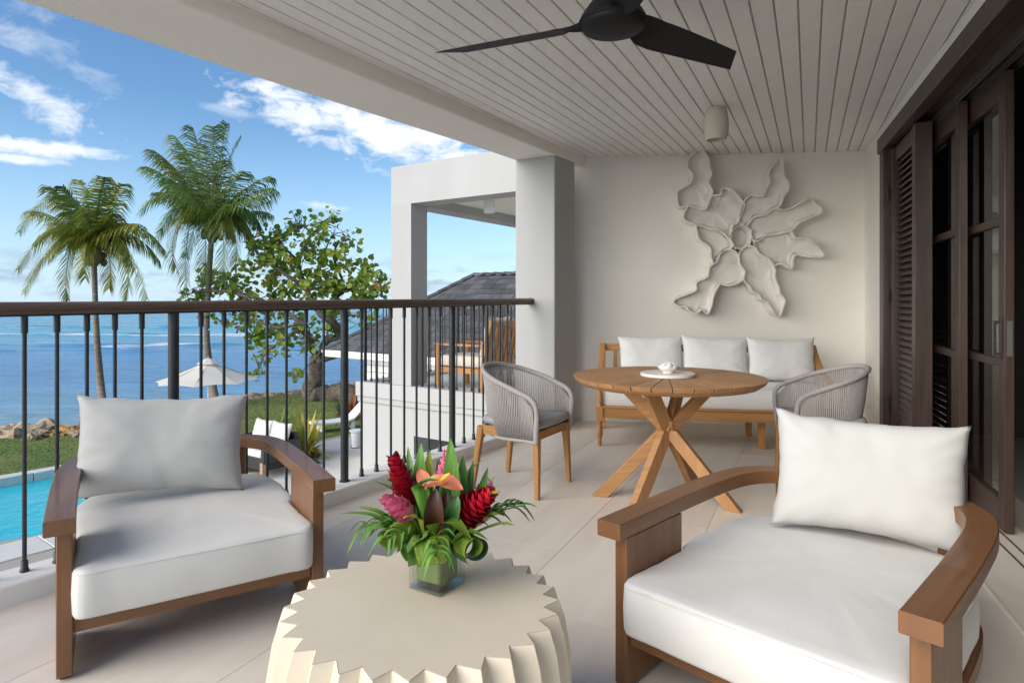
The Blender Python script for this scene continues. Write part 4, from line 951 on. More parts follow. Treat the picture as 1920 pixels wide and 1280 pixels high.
# rope dining chairs ---------------------------------------------------------------------------
def make_dining_chair(label):
    t = thing('rope_dining_chair', label, 'dining chair', group='rope-back dining chairs at the round table')
    # front is -y
    for sx in (-1, 1):
        for (x, y, x2, y2) in ((.205, -.205, .225, -.222), (.195, .20, .225, .25)):
            m = MB(); m.sweep([V(sx * x, y, .40), V(sx * x2, y2, .001)], rrect(.046, .046, .008), up=(0, 1, 0), scale=[1, .62]); m.build('leg', 'teak_chair', t, smooth=35)
    for p, q_ in ((V(-.185, -.207, .382), V(.185, -.207, .382)), (V(-.18, .20, .382), (V(.18, .20, .382))), (V(-.205, -.18, .382), V(-.197, .18, .382)), (V(.205, -.18, .382), V(.197, .18, .382))):
        m = MB(); m.beam(p, q_, .026, .058); m.build('seat_rail', 'teak_chair', t, bevel=.004)
    ol = [(p.x, p.y) for p in cat_rom([V(a, b, 0) for a, b in ((-.215, -.20), (-.2, -.232), (0, -.245), (.2, -.232), (.215, -.20), (.222, 0), (.20, .17), (.12, .225), (0, .232), (-.12, .225), (-.20, .17), (-.222, 0))], 5, True)]
    cushion(ol, .414, .055, .022, .012, seed=9).build('seat_cushion', 'fabric_grey', t, smooth=True)
    # rim: front post up, bend, arm, back hoop
    U = []
    nU = 44
    for i in range(nU + 1):
        a = -math.pi * (i / nU); s = i / nU
        bx, by = .272 * math.cos(a), -.02 - .285 * math.sin(a)
        U.append((bx, by))
    plan = [(.262, -.215), (.268, -.12)] + U + [(-.268, -.12), (-.262, -.215)]
    tot = len(plan); top = []; bot = []
    for i, (x, y) in enumerate(plan):
        back = max(0, min(1, (y + .215) / .47)); z = .628 + .147 * back ** 1.15 - (.085 * ((-.10 - y) / .115) ** 2 if y < -.10 else 0)
        top.append(V(x, y, z))
    fp = [V(.232, -.215, .34), V(.243, -.224, .44), V(.251, -.231, .52), V(.257, -.222, .578), V(.263, -.188, .615), V(.268, -.135, .638)]
    rim_path = cat_rom(fp + top[2:-2] + [V(-p.x, p.y, p.z) for p in fp[::-1]], 3)
    m = MB(); m.tube(rim_path, .0165, 10); m.build('rim', 'rope', t, smooth=60)
    bl = [V(.232, -.215, .345)]
    for i, (x, y) in enumerate(plan[1:-1]): bl.append(V(x * .83, -.02 + (y + .02) * .80 if y > -.02 else y, .345))
    bl.append(V(-.232, -.215, .345))
    m = MB(); m.tube(bl, .011, 8); m.build('lower_rim', 'rope', t, smooth=60)
    def resample(path, n):
        L = [0]
        for a, b in zip(path, path[1:]): L.append(L[-1] + (b - a).length)
        out = []; k = 0
        for i in range(n):
            d = L[-1] * i / (n - 1)
            while k < len(L) - 2 and L[k + 1] < d: k += 1
            out.append(path[k].lerp(path[k + 1], (d - L[k]) / max(1e-6, L[k + 1] - L[k])))
        return out
    NR = 104; ta = resample(top, NR); ba = resample(bl, NR)
    for i in range(1, NR - 1):
        for dx in (0,):
            j = max(0, min(NR - 1, i + (1 if i % 2 else -1) * 0))
            a = ta[i]; b = ba[j]; mid = a.lerp(b, .5) + V(a.x * .03, (a.y + .02) * .02, 0)
            m = MB(); m.tube([a, mid, b], .0047, 5); m.build('rope', 'rope', t, smooth=True)
    return t
dc = make_dining_chair('grey rope-back dining chair with wooden legs between the railing and the round table')
dc.location = (.075, 4.115, 0); dc.rotation_euler = (0, 0, math.atan2(.86, .50))
dup(dc, (2.03, 4.12, 0), math.atan2(-.99, -.14), 'grey rope-back dining chair partly hidden behind the foreground armchair, beside the glass doors')

# sofa -----------------------------------------------------------------------------------------
so = thing('teak_sofa', 'three-seat teak sofa with turned front legs and white seat mattress against the back wall', 'sofa', (.73, 5.24, 0), R(-10))
SW, SD = 1.86, .74
tl = [(.012, .001), (.016, .02), (.017, .05), (.012, .055), (.021, .075), (.026, .11), (.022, .16), (.016, .185), (.026, .195), (.026, .21)]
tl2 = [(.026, .33), (.026, .34), (.018, .35), (.025, .38), (.026, .42), (.018, .46), (.022, .475), (.022, .49), (.014, .51)]
for x in (0.0, SW):
    m = MB(); m.lathe(tl, 18, (x, 0, 0)); m.box(x - .026, x + .026, -.026, .026, .21, .33); m.lathe(tl2, 18, (x, 0, 0)); m.build('turned_leg', 'teak_chair', so, smooth=40)
    m = MB(); m.box(x - .026, x + .026, SD - .03, SD + .02, .001, .80); m.build('back_post', 'teak_chair', so, bevel=.004)
    m = MB(); m.sweep(cat_rom([V(x, -.03, .515), V(x, .10, .525), (x, .30, .55), (x, .50, .62), (x, .64, .72), (x, SD - .02, .80)], 6), rrect(.055, .03, .006), up=(0, 0, 1)); m.build('arm', 'teak_chair', so, smooth=40)
    m = MB(); m.beam(V(x, .026, .28), V(x, SD - .03, .28), .03, .085); m.build('side_rail', 'teak_chair', so, bevel=.003)
for x in (.62, 1.30):
    m = MB(); m.box(x - .025, x + .025, .62, .67, .001, .235); m.build('back_leg', 'teak_chair', so, bevel=.003)
m = MB(); m.box(1.28, 1.33, .10, .15, .001, .235); m.build('middle_leg', 'teak_chair', so, bevel=.003)
m = MB(); m.beam(V(.027, 0, .275), V(SW - .027, 0, .275), .03, .082, up=(0, 0, 1)); m.build('front_rail', 'teak_chair', so, bevel=.004)
m = MB(); m.beam(V(.027, -.004, .325), V(SW - .027, -.004, .325), .04, .014); m.build('rail_moulding', 'teak_chair', so, bevel=.003)
m = MB(); m.beam(V(.027, SD - .005, .77), V(SW - .027, SD - .005, .77), .03, .065); m.build('top_rail', 'teak_chair', so, bevel=.005)
m = MB(); m.beam(V(.027, SD - .005, .40), V(SW - .027, SD - .005, .40), .03, .05); m.build('low_rail', 'teak_chair', so, bevel=.005)
for i in range(15):
    x = .12 + i * (SW - .24) / 14; m = MB(); m.box(x - .018, x + .018, SD - .012, SD + .002, .425, .738); m.build('back_slat', 'teak_chair', so, bevel=.002)
m = MB(); m.box(.03, SW - .03, .03, SD - .03, .30, .316); m.build('seat_deck', 'teak_chair', so)
ol = rrect(SW - .06, SD - .06, .03, 3); ol = [(p.x + SW / 2, p.y + SD / 2 - .02) for p in [V(*a) for a in ol]]
ol2 = []
for i in range(len(ol)):
    a, b = V(*ol[i]), V(*ol[(i + 1) % len(ol)]); k = max(1, int((b - a).length / .06))
    for j in range(k): p = a.lerp(b, j / k); ol2.append((p.x, p.y))
cu = cushion(ol2, .322, .165, .022, .010, seed=5).build('seat_mattress', 'fabric_sofa', so, smooth=True)
piping(ol2, .001, .322 + .150, .0028).build('seam', 'fabric_sofa', cu, smooth=True)
def so_pt(x, y, z): p = rot2((x, y), R(-10)); return V(.73 + p[0], 5.24 + p[1], z)
for i, (x, lb_, sd_) in enumerate(((.44, 'leftmost of the three white back pillows on the teak sofa', 2.1), (1.0, 'middle one of the three white back pillows on the teak sofa', 5.5), (1.56, 'rightmost of the three white back pillows on the teak sofa', 11.3))):
    pillow('sofa_pillow', .585, .41, .17, so_pt(x, .57, .490), R(-9), R(17), lb_, 'pillow', 'fabric_sofa', sd_, 'white sofa back pillows', roll=R((-1, 1.5, .5)[i]), fold=.014, dent=.012)
# ------------------------------------------------------------------ next wing of the hotel
E1 = V(.835, -.55); E2 = V(.55, .835); NC = V(-1.68, 8.75)
def NP(a, b, z): p = NC + E1 * a + E2 * b; return V(p.x, p.y, z)
def nbox(mb, a0, a1, b0, b1, z0, z1):
    return mb.obox(NP((a0 + a1) / 2, (b0 + b1) / 2, (z0 + z1) / 2), V(E1.x, E1.y, 0) * ((a1 - a0) / 2), V(E2.x, E2.y, 0) * ((b1 - b0) / 2), V(0, 0, (z1 - z0) / 2))
nb = thing('neighbouring_wing', 'white rendered neighbouring balcony wing beyond the column with open corner frame', 'building')
m = MB(); nbox(m, 0, .37, 0, .33, .052, 2.53); m.build('column', 'plaster_out_dim', nb)
m = MB(); nbox(m, 0, 4.2, 0, .33, 2.5305, 3.06); m.build('front_beam', 'plaster_out_dim', nb)
m = MB(); nbox(m, 0, .33, .332, 6.0, 2.532, 3.06); m.build('side_beam', 'plaster_out_dim', nb)
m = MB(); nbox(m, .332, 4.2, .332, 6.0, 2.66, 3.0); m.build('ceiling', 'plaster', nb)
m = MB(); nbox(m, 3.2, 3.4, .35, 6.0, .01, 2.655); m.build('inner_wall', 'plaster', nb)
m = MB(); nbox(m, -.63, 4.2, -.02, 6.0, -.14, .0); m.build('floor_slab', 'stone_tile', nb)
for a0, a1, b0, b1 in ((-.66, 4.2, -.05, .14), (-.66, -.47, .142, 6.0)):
    m = MB(); nbox(m, a0, a1, b0, b1, -.155, .05); m.build('ledge', 'plaster_out_dim', nb, bevel=.008)
    m = MB(); nbox(m, a0 + .02, a1 + (0 if a1 > 1 else -.02), b0 + .02, b1 - (.02 if a1 > 1 else 0), -.235, -.156); m.build('moulding', 'plaster_out_dim', nb, bevel=.006)
m = MB(); nbox(m, -.61, .42, .0, .28, -3.05, -.236); m.build('lower_wall', 'plaster_out_dim', nb)
m = MB(); nbox(m, .422, 4.2, .0, .28, -.62, -.236); m.build('lintel', 'plaster_out_dim', nb)
m = MB(); nbox(m, -.61, -.33, .282, 6.0, -3.05, -.236); m.build('lower_side_wall', 'plaster_out_dim', nb)
m = MB(); nbox(m, .0, 4.2, 2.2, 2.4, -3.05, -.236); m.build('lower_back_wall', 'plaster_out_dim', nb)
nr = thing('neighbour_railing', 'dark metal railing around the neighbouring balcony', 'railing')
zr = 1.165
for p0, p1 in ((NP(-.56, .05, zr), NP(4.0, .05, zr)), (NP(-.56, .05, zr), NP(-.56, 5.8, zr))):
    m = MB(); m.sweep([p0, p1], hp); m.build('handrail', 'rail_wood', nr, smooth=50)
    d = (p1 - p0); n = int(d.length / .118)
    for i in range(n + 1):
        p = p0.lerp(p1, i / n); post = i % 9 == 0; m = MB()
        m.tube([V(p.x, p.y, .052), V(p.x, p.y, zr - .025)], .024 if post else .0085, 8); o = m.build('post' if post else 'baluster', 'metal_black', nr, smooth=60)
        if not post: m = MB(); m.tube([V(p.x, p.y, .0515), V(p.x, p.y, .09)], .014, 8); m.build('shoe', 'metal_black', o, smooth=60)
nl_ = NP(1.0, .95, 2.66)
t = thing('neighbour_ceiling_lamp', 'white cylinder ceiling lamp under the neighbouring balcony roof', 'ceiling lamp', nl_)
m = MB(); m.lathe([(.07, -.002), (.075, -.03), (.085, -.10), (.08, -.19), (.07, -.20), (.064, -.15)], 24); m.build('shade', 'plastic_white', t, smooth=50)
t = thing('neighbour_ceiling_fan', 'dark ceiling fan blade tip showing beside the column under the neighbouring roof', 'ceiling fan', NP(2.0, 2.6, 2.38))
m = MB(); m.lathe([(0, -.02), (.12, 0), (.11, .04), (.03, .15), (.02, .28)], 24); m.build('motor_housing', 'fan_black', t, smooth=50)
for k in range(3): blade(math.atan2(-E1.y, -E1.x) + .12 + k * 2.094).build('blade', 'door_wood', t, smooth=40)
# slatted chair on the neighbouring balcony (front = local -y)
nch = thing('slatted_armchair', 'teak slatted armchair with beige cushions on the neighbouring balcony', 'armchair', (-.52, 8.72, .0), math.atan2(-.835, -.55) * 0 + math.atan2(.55, -.835) + R(90))
for sx in (-1, 1):
    m = MB(); m.box(sx * .33 - .025, sx * .33 + .025, -.40, -.35, .001, .60); m.build('leg', 'teak_chair', nch, bevel=.003)
    m = MB(); m.sweep([V(sx * .33, .36, .001), V(sx * .33, .40, .45), V(sx * .33, .52, .95)], rrect(.05, .045, .005), up=(0, 1, 0)); m.build('back_leg', 'teak_chair', nch, smooth=35)
    m = MB(); m.box(sx * .33 - .032, sx * .33 + .032, -.43, .42, .602, .63); m.build('arm', 'teak_chair', nch, bevel=.004)
    m = MB(); m.box(sx * .33 - .015, sx * .33 + .015, -.35, .36, .24, .31); m.build('side_rail', 'teak_chair', nch)
m = MB(); m.box(-.304, .304, -.395, -.365, .24, .31); m.build('front_rail', 'teak_chair', nch)
m = MB(); m.beam(V(-.304, .505, .90), V(.304, .505, .90), .03, .07); m.build('top_rail', 'teak_chair', nch)
for i in range(6):
    x = -.25 + i * .1; m = MB(); m.beam(V(x, .40, .36), V(x, .50, .868), .014, .06, up=(1, 0, 0)); m.build('slat', 'teak_chair', nch)
ol = [(p.x, p.y) for p in cat_rom([V(a, b, 0) for a, b in ((-.29, -.40), (0, -.41), (.29, -.40), (.30, 0), (.29, .36), (0, .37), (-.29, .36), (-.30, 0))], 4, True)]
cushion(ol, .315, .15, .03, .012, seed=2).build('seat_cushion', 'fabric_beige', nch, smooth=True)
m = pillow_mesh(.58, .60, .15, 4.4); a_ = Matrix.Translation(V(0, .36, .72)) @ Matrix.Rotation(R(-13), 4, 'X'); m.v = [tuple(a_ @ V(*p)) for p in m.v]; m.build('back_cushion', 'fabric_beige', nch, smooth=True)
# dark table and chairs in the shade of the storey below
t = thing('shaded_table', 'black metal table in the shaded ground-floor opening', 'table', NP(1.15, 1.1, -3.0))
m = MB(); m.lathe([(.0, .70), (.42, .70), (.42, .735), (0, .735)], 24); m.build('top', 'wicker_dark', t)
for k in range(4):
    m = MB(); a = k * math.pi / 2 + .4; m.tube([V(.30 * math.cos(a), .30 * math.sin(a), .001), V(.30 * math.cos(a), .30 * math.sin(a), .70)], .02, 6); m.build('leg', 'wicker_dark', t)

# ------------------------------------------------------------------ pavilion with shingle roof
pv = thing('pavilion', 'low pavilion with dark grey shingle hip roof and white eaves behind the neighbouring balcony', 'pavilion')
PC = V(-5.06, 17.0); PE = V(.81, -.586); PPp = V(.586, .81)
def PV(a, b, z): p = PC + PE * a + PPp * b; return V(p.x, p.y, z)
HW, ZE, ZR, LEN = 2.85, -.10, 1.92, 9.6
sl = MB(); sl.add([PV(0, 0, ZE), PV(LEN, 0, ZE), PV(LEN - HW, HW, ZR), PV(HW, HW, ZR), PV(0, 2 * HW, ZE), PV(LEN, 2 * HW, ZE)], [(0, 1, 2, 3), (4, 0, 3), (5, 4, 3, 2), (1, 5, 2)])
roof = sl.build('roof', 'roof_shingle', pv)
rows = 15; cols_ = 24
up_ = (PV(0, HW, ZR) - PV(0, 0, ZE)); upl = up_.length; upn = up_.normalized(); nrm = V(PE.x, PE.y, 0).cross(upn).normalized()
if nrm.z < 0: nrm = -nrm
cnt = 0
for r in range(rows):
    h0, h1 = r / rows, (r + 1.25) / rows
    a0 = HW * h0; a1 = LEN - HW * h0; sw = .42; k = -(r % 2) * .21 + a0
    while k < a1 - .05:
        x0, x1 = max(k, a0) + .004, min(k + sw, a1) - .004; k += sw
        if x1 - x0 < .06: continue
        t0 = nrm * random.uniform(.022, .034); t1 = nrm * .006
        xa = max(x0, HW * min(1, h1)); 
        b0, b1 = PV(x0, HW * h0, ZE + (ZR - ZE) * h0), PV(x1, HW * h0, ZE + (ZR - ZE) * h0)
        c0, c1 = PV(min(xa, x1), HW * min(1, h1), ZE + (ZR - ZE) * min(1, h1)), PV(max(xa, min(x1, LEN - HW * min(1, h1))), HW * min(1, h1), ZE + (ZR - ZE) * min(1, h1))
        m = MB(); m.add([b0, b1, c1, c0, b0 + t0, b1 + t0, c1 + t1, c0 + t1], [(0, 1, 5, 4), (4, 5, 6, 7), (0, 4, 7, 3), (1, 2, 6, 5)])
        m.build('shingle', 'roof_shingle', roof); cnt += 1
for p0, p1 in ((PV(0, 0, ZE + .04), PV(HW, HW, ZR + .05)), (PV(HW, HW, ZR + .05), PV(LEN - HW, HW, ZR + .05))):
    n = int((p1 - p0).length / .35)
    for i in range(n):
        a, b = p0.lerp(p1, i / n), p0.lerp(p1, (i + 1.1) / n); m = MB(); m.sweep([a + V(0, 0, .02), b], [(-.11, -.05), (0, .02), (.11, -.05), (0, -.0)]); m.build('ridge_cap', 'roof_shingle', roof)
def pbox(mb, a0, a1, b0, b1, z0, z1):
    return mb.obox(PV((a0 + a1) / 2, (b0 + b1) / 2, (z0 + z1) / 2), V(PE.x, PE.y, 0) * ((a1 - a0) / 2), V(PPp.x, PPp.y, 0) * ((b1 - b0) / 2), V(0, 0, (z1 - z0) / 2))
m = MB(); pbox(m, -.02, LEN, -.02, .03, ZE - .17, ZE - .005); m.build('fascia', 'trim_white', pv)
m = MB(); pbox(m, -.02, .03, .031, 2 * HW, ZE - .17, ZE - .005); m.build('fascia', 'trim_white', pv)
m = MB(); pbox(m, -.05, LEN, -.06, -.021, ZE - .075, ZE - .005); m.build('gutter', 'trim_white', pv)
m = MB(); pbox(m, .03, LEN, .03, 2 * HW, ZE - .19, ZE - .171); m.build('soffit', 'trim_white', pv)
m = MB(); pbox(m, .75, LEN - .75, .75, 2 * HW - .75, -3.05, ZE - .19); wallp = m.build('wall', 'plaster_out_dim', pv)
for i in range(14):
    m = MB(); pbox(m, .74, LEN - .74, .735, .749, ZE - .40 - i * .19, ZE - .235 - i * .19); m.build('weatherboard', 'trim_white', wallp)

# ------------------------------------------------------------------ sea, lawn, terrace, pool
m = MB(); rowsY = [14, 18, 22, 26, 30, 36, 44, 56, 72, 95, 130, 200, 400, 1000, 3000, 9000]
vs = []; fs = []
for y in rowsY:
    w = 60 + y * 1.6
    for i in range(9): vs.append((-w + 2 * w * i / 8, y, -4.0))
for j in range(len(rowsY) - 1):
    for i in range(8): fs.append((j * 9 + i, j * 9 + i + 1, (j + 1) * 9 + i + 1, (j + 1) * 9 + i))
m.add(vs, fs); struct(m.build('sea', 'sea_water'))
# breaking wave crests on the reef: real ridges of water
for k, (y0, x0, x1, hgt, wd) in enumerate(((76, -75, -8, .35, 1.6), (98, -95, -30, .55, 2.4), (97, -34, 0, .5, 2.2), (67, -62, -35, .25, 1.2), (128, -120, -20, .5, 3))):
    m = MB(); rings = []; n = 60
    for i in range(n + 1):
        t = i / n; x = x0 + (x1 - x0) * t; y = y0 + 3.2 * noise.noise(V(x * .05, k * 3, 0)) + .8 * noise.noise(V(x * .3, k, 2)); a = hgt * math.sin(math.pi * t) ** .4 * max(.05, .55 + .9 * noise.noise(V(x * .11, k * 7, 5)))
        rings.append([V(x, y - wd, -4.03), V(x, y - wd * .45, -4.0 + a * .5), V(x, y - wd * .1, -4.0 + a), V(x, y + wd * .5, -4.0 + a * .45), V(x, y + wd * 1.4, -4.03)])
    m.rings(rings, closed=False, cap0=False, cap1=False); o = m.build('wave', 'sea_water', None, smooth=True); struct(o)
m = MB(); m.prism([(-40, -20), (12, -20), (12, 24), (-40, 24)], -5, -4.12); struct(m.build('ground', 'earth'))
lawn = [(-22, .7), (-10.95, 16.4), (-7.7, 16.9), (-6.15, 18.7), (-5.08, 20.1), (-3, 23), (8, 30), (8, 40), (-4, 36), (-7.4, 32.2), (-8.3, 30.7), (-10.3, 28.9), (-11.7, 27.1), (-13, 24.2), (-14.5, 21.7), (-16.6, 19.9), (-22, 16)]
m = MB(); m.prism(lawn, -5, -3.03); struct(m.build('lawn', 'lawn'))
# short blades of grass over the visible part of the lawn
def inside(poly, x, y):
    r = False; n = len(poly)
    for i in range(n):
        (x0, y0), (x1, y1) = poly[i], poly[(i + 1) % n]
        if (y0 > y) != (y1 > y) and x < (x1 - x0) * (y - y0) / (y1 - y0) + x0: r = not r
    return r
m = MB(); rng = random.Random(3); made = 0
while made < 26000:
    x, y = rng.uniform(-20, -3), rng.uniform(8, 31)
    if not inside(lawn, x, y): continue
    if x / y > -.20: continue
    made += 1; a = rng.uniform(0, 6.28); w = rng.uniform(.012, .03) * (y / 15); h = rng.uniform(.008, .024); lx, ly = rng.uniform(-.03, .03), rng.uniform(-.03, .03)
    o = len(m.v); m.v += [(x - w * math.cos(a), y - w * math.sin(a), -3.032), (x + w * math.cos(a), y + w * math.sin(a), -3.032), (x + lx, y + ly, -3.03 + h)]; m.f.append((o, o + 1, o + 2))
g = m.build('grass', 'lawn'); tag(g, 'short green lawn grass between the pool terrace and the shore', 'grass', kind='stuff')
m = MB(); m.prism([(-24, .0), (-10.8, 17.3), (-9, 16.9), (-15.5, 21.9), (-17, 20.6), (-24, 17)], -5, -3.06); struct(m.build('shore', 'sand'))
ter = [(-20, -2), (-10.6, 9.9), (-6.6, 12.7), (-7.7, 16.9), (-6.15, 18.7), (-5.08, 20.1), (-3, 23), (6, 28), (6, -2)]
m = MB(); m.prism(ter, -5, -3.006); terr = struct(m.build('terrace', 'grout'))
for i in range(-10, 8):
    for j in range(-8, 8):
        cs = [(i * 2.2 + .006, j * 2.2 + .006), ((i + 1) * 2.2 - .006, j * 2.2 + .006), ((i + 1) * 2.2 - .006, (j + 1) * 2.2 - .006), (i * 2.2 + .006, (j + 1) * 2.2 - .006)]
        poly = [tuple(V(-4.9, 15.2) + E1 * a + E2 * b) for a, b in cs]
        cx, cy = sum(p[0] for p in poly) / 4, sum(p[1] for p in poly) / 4
        # keep slabs inside the convex hull of the terrace
        pl = [(-.795, .607, -.795 * -6.15 + .607 * 18.7), (-.964, -.2626 * -1 * 0 + .0, 7.7), (.0, -1, 2), (1, 0, 6), (0, 1, 26)]
        # left bound: line (-10.6,9.9) -> (-6.6,12.7) and the plant bed (-6.6,12.7) -> (-7.7,16.9)
        poly = clip_poly(poly, [(-.795, .607, -.795 * -6.15 + .607 * 18.7), (-.573, .819, -.573 * -10.6 + .819 * 9.9 + 4.6), (-1, 0, 7.2), (0, -1, 2), (1, 0, 6), (0, 1, 26)])
        if len(poly) < 3 or cy < 3.5 or cx > 2.5: continue
        m = MB(); m.prism(poly, -3.03, -3.0 + random.uniform(-.001, .001)); m.build('paving_slab', 'paving', terr)
pool_p = [(-20.6, 3.0), (-10.75, 16.0), (-7.1, 13.1), (-16.9, .2)]
m = MB(); m.prism(pool_p, -3.9, -3.10); pw = struct(m.build('pool', 'pool_water'))
def strip(a, b, w, z0, z1, name, mat, par=None):
    a, b = V(*a), V(*b); t = (b - a).normalized(); n_ = V(-t.y, t.x) * w; m = MB()
    m.prism([tuple(a), tuple(b), tuple(b + n_), tuple(a + n_)], z0, z1); return m.build(name, mat, par, bevel=.01)
for (pa_, pb_, w_, zt_) in ((pool_p[0], pool_p[1], .35, -2.90), (pool_p[1], pool_p[2], .40, -2.985), (pool_p[2], pool_p[3], .9, -2.985)):
    pa_, pb_ = V(*pa_), V(*pb_); n_ = max(1, int((pb_ - pa_).length / 1.1))
    for i in range(n_): strip(tuple(pa_.lerp(pb_, i / n_ + .0006)), tuple(pa_.lerp(pb_, (i + 1) / n_ - .0006)), w_, -3.9, zt_ + random.uniform(-.004, .004), 'coping_stone', 'coping', pw)
m = MB(); m.box(-10.9, -10.3, 15.7, 16.3, -2.99, -2.72); m.build('corner_block', 'coping', pw, bevel=.02)
bed = [(-7.65, 15.6), (-7.0, 17.1), (-6.3, 18.3), (-5.6, 18.0), (-5.2, 17.0), (-5.6, 16.2), (-6.6, 15.4)]
m = MB(); m.prism([(p.x, p.y) for p in cat_rom([V(a, b, 0) for a, b in bed], 5, True)], -3.2, -2.985); struct(m.build('planting_bed', 'earth'))

# rocks along the shore -----------------------------------------------------------------------
def rock(c, r, name, label, mat, seed, group):
    m = MB(); m.ell((0, 0, 0), r, 18, 12, amp=.8, seed=seed, freq=2.1); o = m.build(name, mat, None, smooth=24)
    o.location = c; o.rotation_euler = (0, 0, seed * 1.3); return tag(o, label, 'rock', group)
rk = [(8, 812, .55, 'tan', 'tan boulder at the left edge of the shoreline below the railing'), (30, 812, .75, 'tan', 'long pale tan boulder low on the shoreline, second from the left edge'), (55, 804, .5, 'tan', 'small tan stone behind the pale boulders left of the first bar gap'),
      (60, 818, .45, 'tan', 'pale rounded stone in front of the shoreline row'), (88, 801, .66, 'tan', 'big round tan boulder standing highest in the rock row'), (76, 813, .5, 'tan', 'pale flat stone below the big round boulder'), (96, 812, .42, 'orange', 'warm tan stone below and right of the big boulder'),
      (116, 806, .5, 'orange', 'orange brown flat stone right of the second bar'), (128, 808, .5, 'orange', 'dull orange stone just left of the upright orange one'), (144, 801, .45, 'orange', 'upright bright orange stone beside the white pillow edge'), (152, 810, .5, 'tan', 'tan stone half hidden behind the white pillow'),
      (18, 800, .4, 'tan', 'small far stone at the waterline near the left picture edge'), (42, 796, .35, 'tan', 'smallest far stone at the waterline between the first two bars'), (110, 797, .3, 'tan', 'tiny dark stone at the waterline above the orange stones')]
for i, (u, v, r_, cl, lb_) in enumerate(rk):
    p = P(u, v + 6, -3.05); rock((p.x, p.y, -3.08 + r_ * .10), (r_ * .60, r_ * .5, r_ * .36), 'rock', lb_, 'rock_tan' if cl == 'tan' else 'rock_orange', i + 1.37, 'boulders along the shore')
rng = random.Random(5)
edge = cat_rom([V(-13.4, 23.4, 0), V(-11.7, 27.1, 0), V(-10.3, 28.9, 0), V(-8.3, 30.7, 0), V(-6.6, 33.2, 0)], 7)
m = MB()
for i, p in enumerate(edge):
    for k in range(3):
        r_ = rng.uniform(.14, .34); q_ = p + V(rng.uniform(-.35, .25), rng.uniform(-.2, .35), 0)
        m.ell((q_.x, q_.y, -3.06 + rng.uniform(-.1, .04)), (r_ * 1.3, r_, r_ * .6), 9, 6, amp=.5, seed=i * 3 + k, freq=1.6)
o = m.build('shore_stones', 'rock_tan', None, smooth=40); tag(o, 'line of small tan stones edging the lawn at the water', 'stones', kind='stuff')

# umbrella ------------------------------------------------------------------------------------
um = thing('garden_umbrella', 'cream octagonal garden umbrella open on the lawn below', 'umbrella', (-8.2, 17.0, -3.0))
zt, ze, ru = 2.60, 2.06, 1.33
for k in range(8):
    a0, a1 = 2 * math.pi * k / 8 + .2, 2 * math.pi * (k + 1) / 8 + .2; vs = []; fs = []; n = 6
    for i in range(n + 1):
        t = i / n
        for j in range(5):
            s_ = j / 4; a = V(math.cos(a0), math.sin(a0), 0).lerp(V(math.cos(a1), math.sin(a1), 0), s_); sag = .05 * math.sin(math.pi * s_) * t
            vs.append(a * (ru * t * (1 - .03 * math.sin(math.pi * s_))) + V(0, 0, zt - (zt - ze) * t - .035 * math.sin(math.pi * t) + sag * .5))
    for i in range(n):
        for j in range(4): fs.append((i * 5 + j, (i + 1) * 5 + j, (i + 1) * 5 + j + 1, i * 5 + j + 1))
    m = MB(); m.add(vs, fs); m.build('canopy_panel', 'canopy', um, smooth=True)
    m = MB(); m.tube([V(math.cos(a0) * .05, math.sin(a0) * .05, zt - .06), V(math.cos(a0) * ru * .98, math.sin(a0) * ru * .98, ze - .015)], .012, 5); m.build('rib', 'wood_pale', um)
m = MB(); m.lathe([(.30, zt - .075), (.16, zt + .02), (.03, zt + .07), (0, zt + .075)], 8, caps=False); m.build('vent_cap', 'canopy', um)
m = MB(); m.lathe([(.02, zt + .06), (.03, zt + .10), (.0, zt + .14)], 8); m.build('finial', 'wood_pale', um)
m = MB(); m.tube([V(0, 0, .04), V(0, 0, zt)], .026, 10); m.build('pole', 'plastic_white', um, smooth=50)
m = MB(); m.lathe([(.32, .001), (.32, .05), (.05, .07), (.04, .25), (.0, .25)], 20); m.build('base', 'paving', um, smooth=40)

# wicker loveseat on the terrace (front = -y) ----------------------------------------------------
ws = thing('wicker_loveseat', 'black wicker loveseat with white cushions on the terrace below', 'outdoor sofa', (-6.25, 15.75, -3.0), math.atan2(.55, .80) * -1)
ws.scale = (1.28, 1.28, 1.28)
for sx in (-1, 1):
    for y in (-.40, .38):
        m = MB(); m.box(sx * .62 - .04, sx * .62 + .04, y - .04, y + .04, .001, .30); m.build('leg', 'wood_pale', ws)
    m = MB(); m.box(sx * .63 - .05, sx * .63 + .05, -.42, .40, .28, .62); m.build('arm', 'wicker_dark', ws, bevel=.01)
m = MB(); m.box(-.578, .578, -.40, .40, .14, .36); m.build('base', 'wicker_dark', ws, bevel=.01)
m = MB(); m.box(-.578, .578, .33, .42, .362, .72); m.build('back', 'wicker_dark', ws, bevel=.01)
for i in range(14):
    m = MB(); x = -.54 + i * .083; m.box(x - .012, x + .012, .422, .434, .37, .70); m.build('slat', 'wood_pale', ws)
for sx in (-1, 1):
    ol = rrect(.55, .68, .04, 3); ol = [(a + sx * .285, b - .07) for a, b in ol]
    cushion(ol, .365, .13, .03, .01, seed=sx + 3).build('seat_cushion', 'fabric_white', ws, smooth=True)
    m = pillow_mesh(.56, .46, .17, 3.3 + sx); a_ = Matrix.Translation(V(sx * .285, .20, .70)) @ Matrix.Rotation(R(-18), 4, 'X'); m.v = [tuple(a_ @ V(*p)) for p in m.v]; m.build('back_cushion', 'fabric_white', ws, smooth=True)

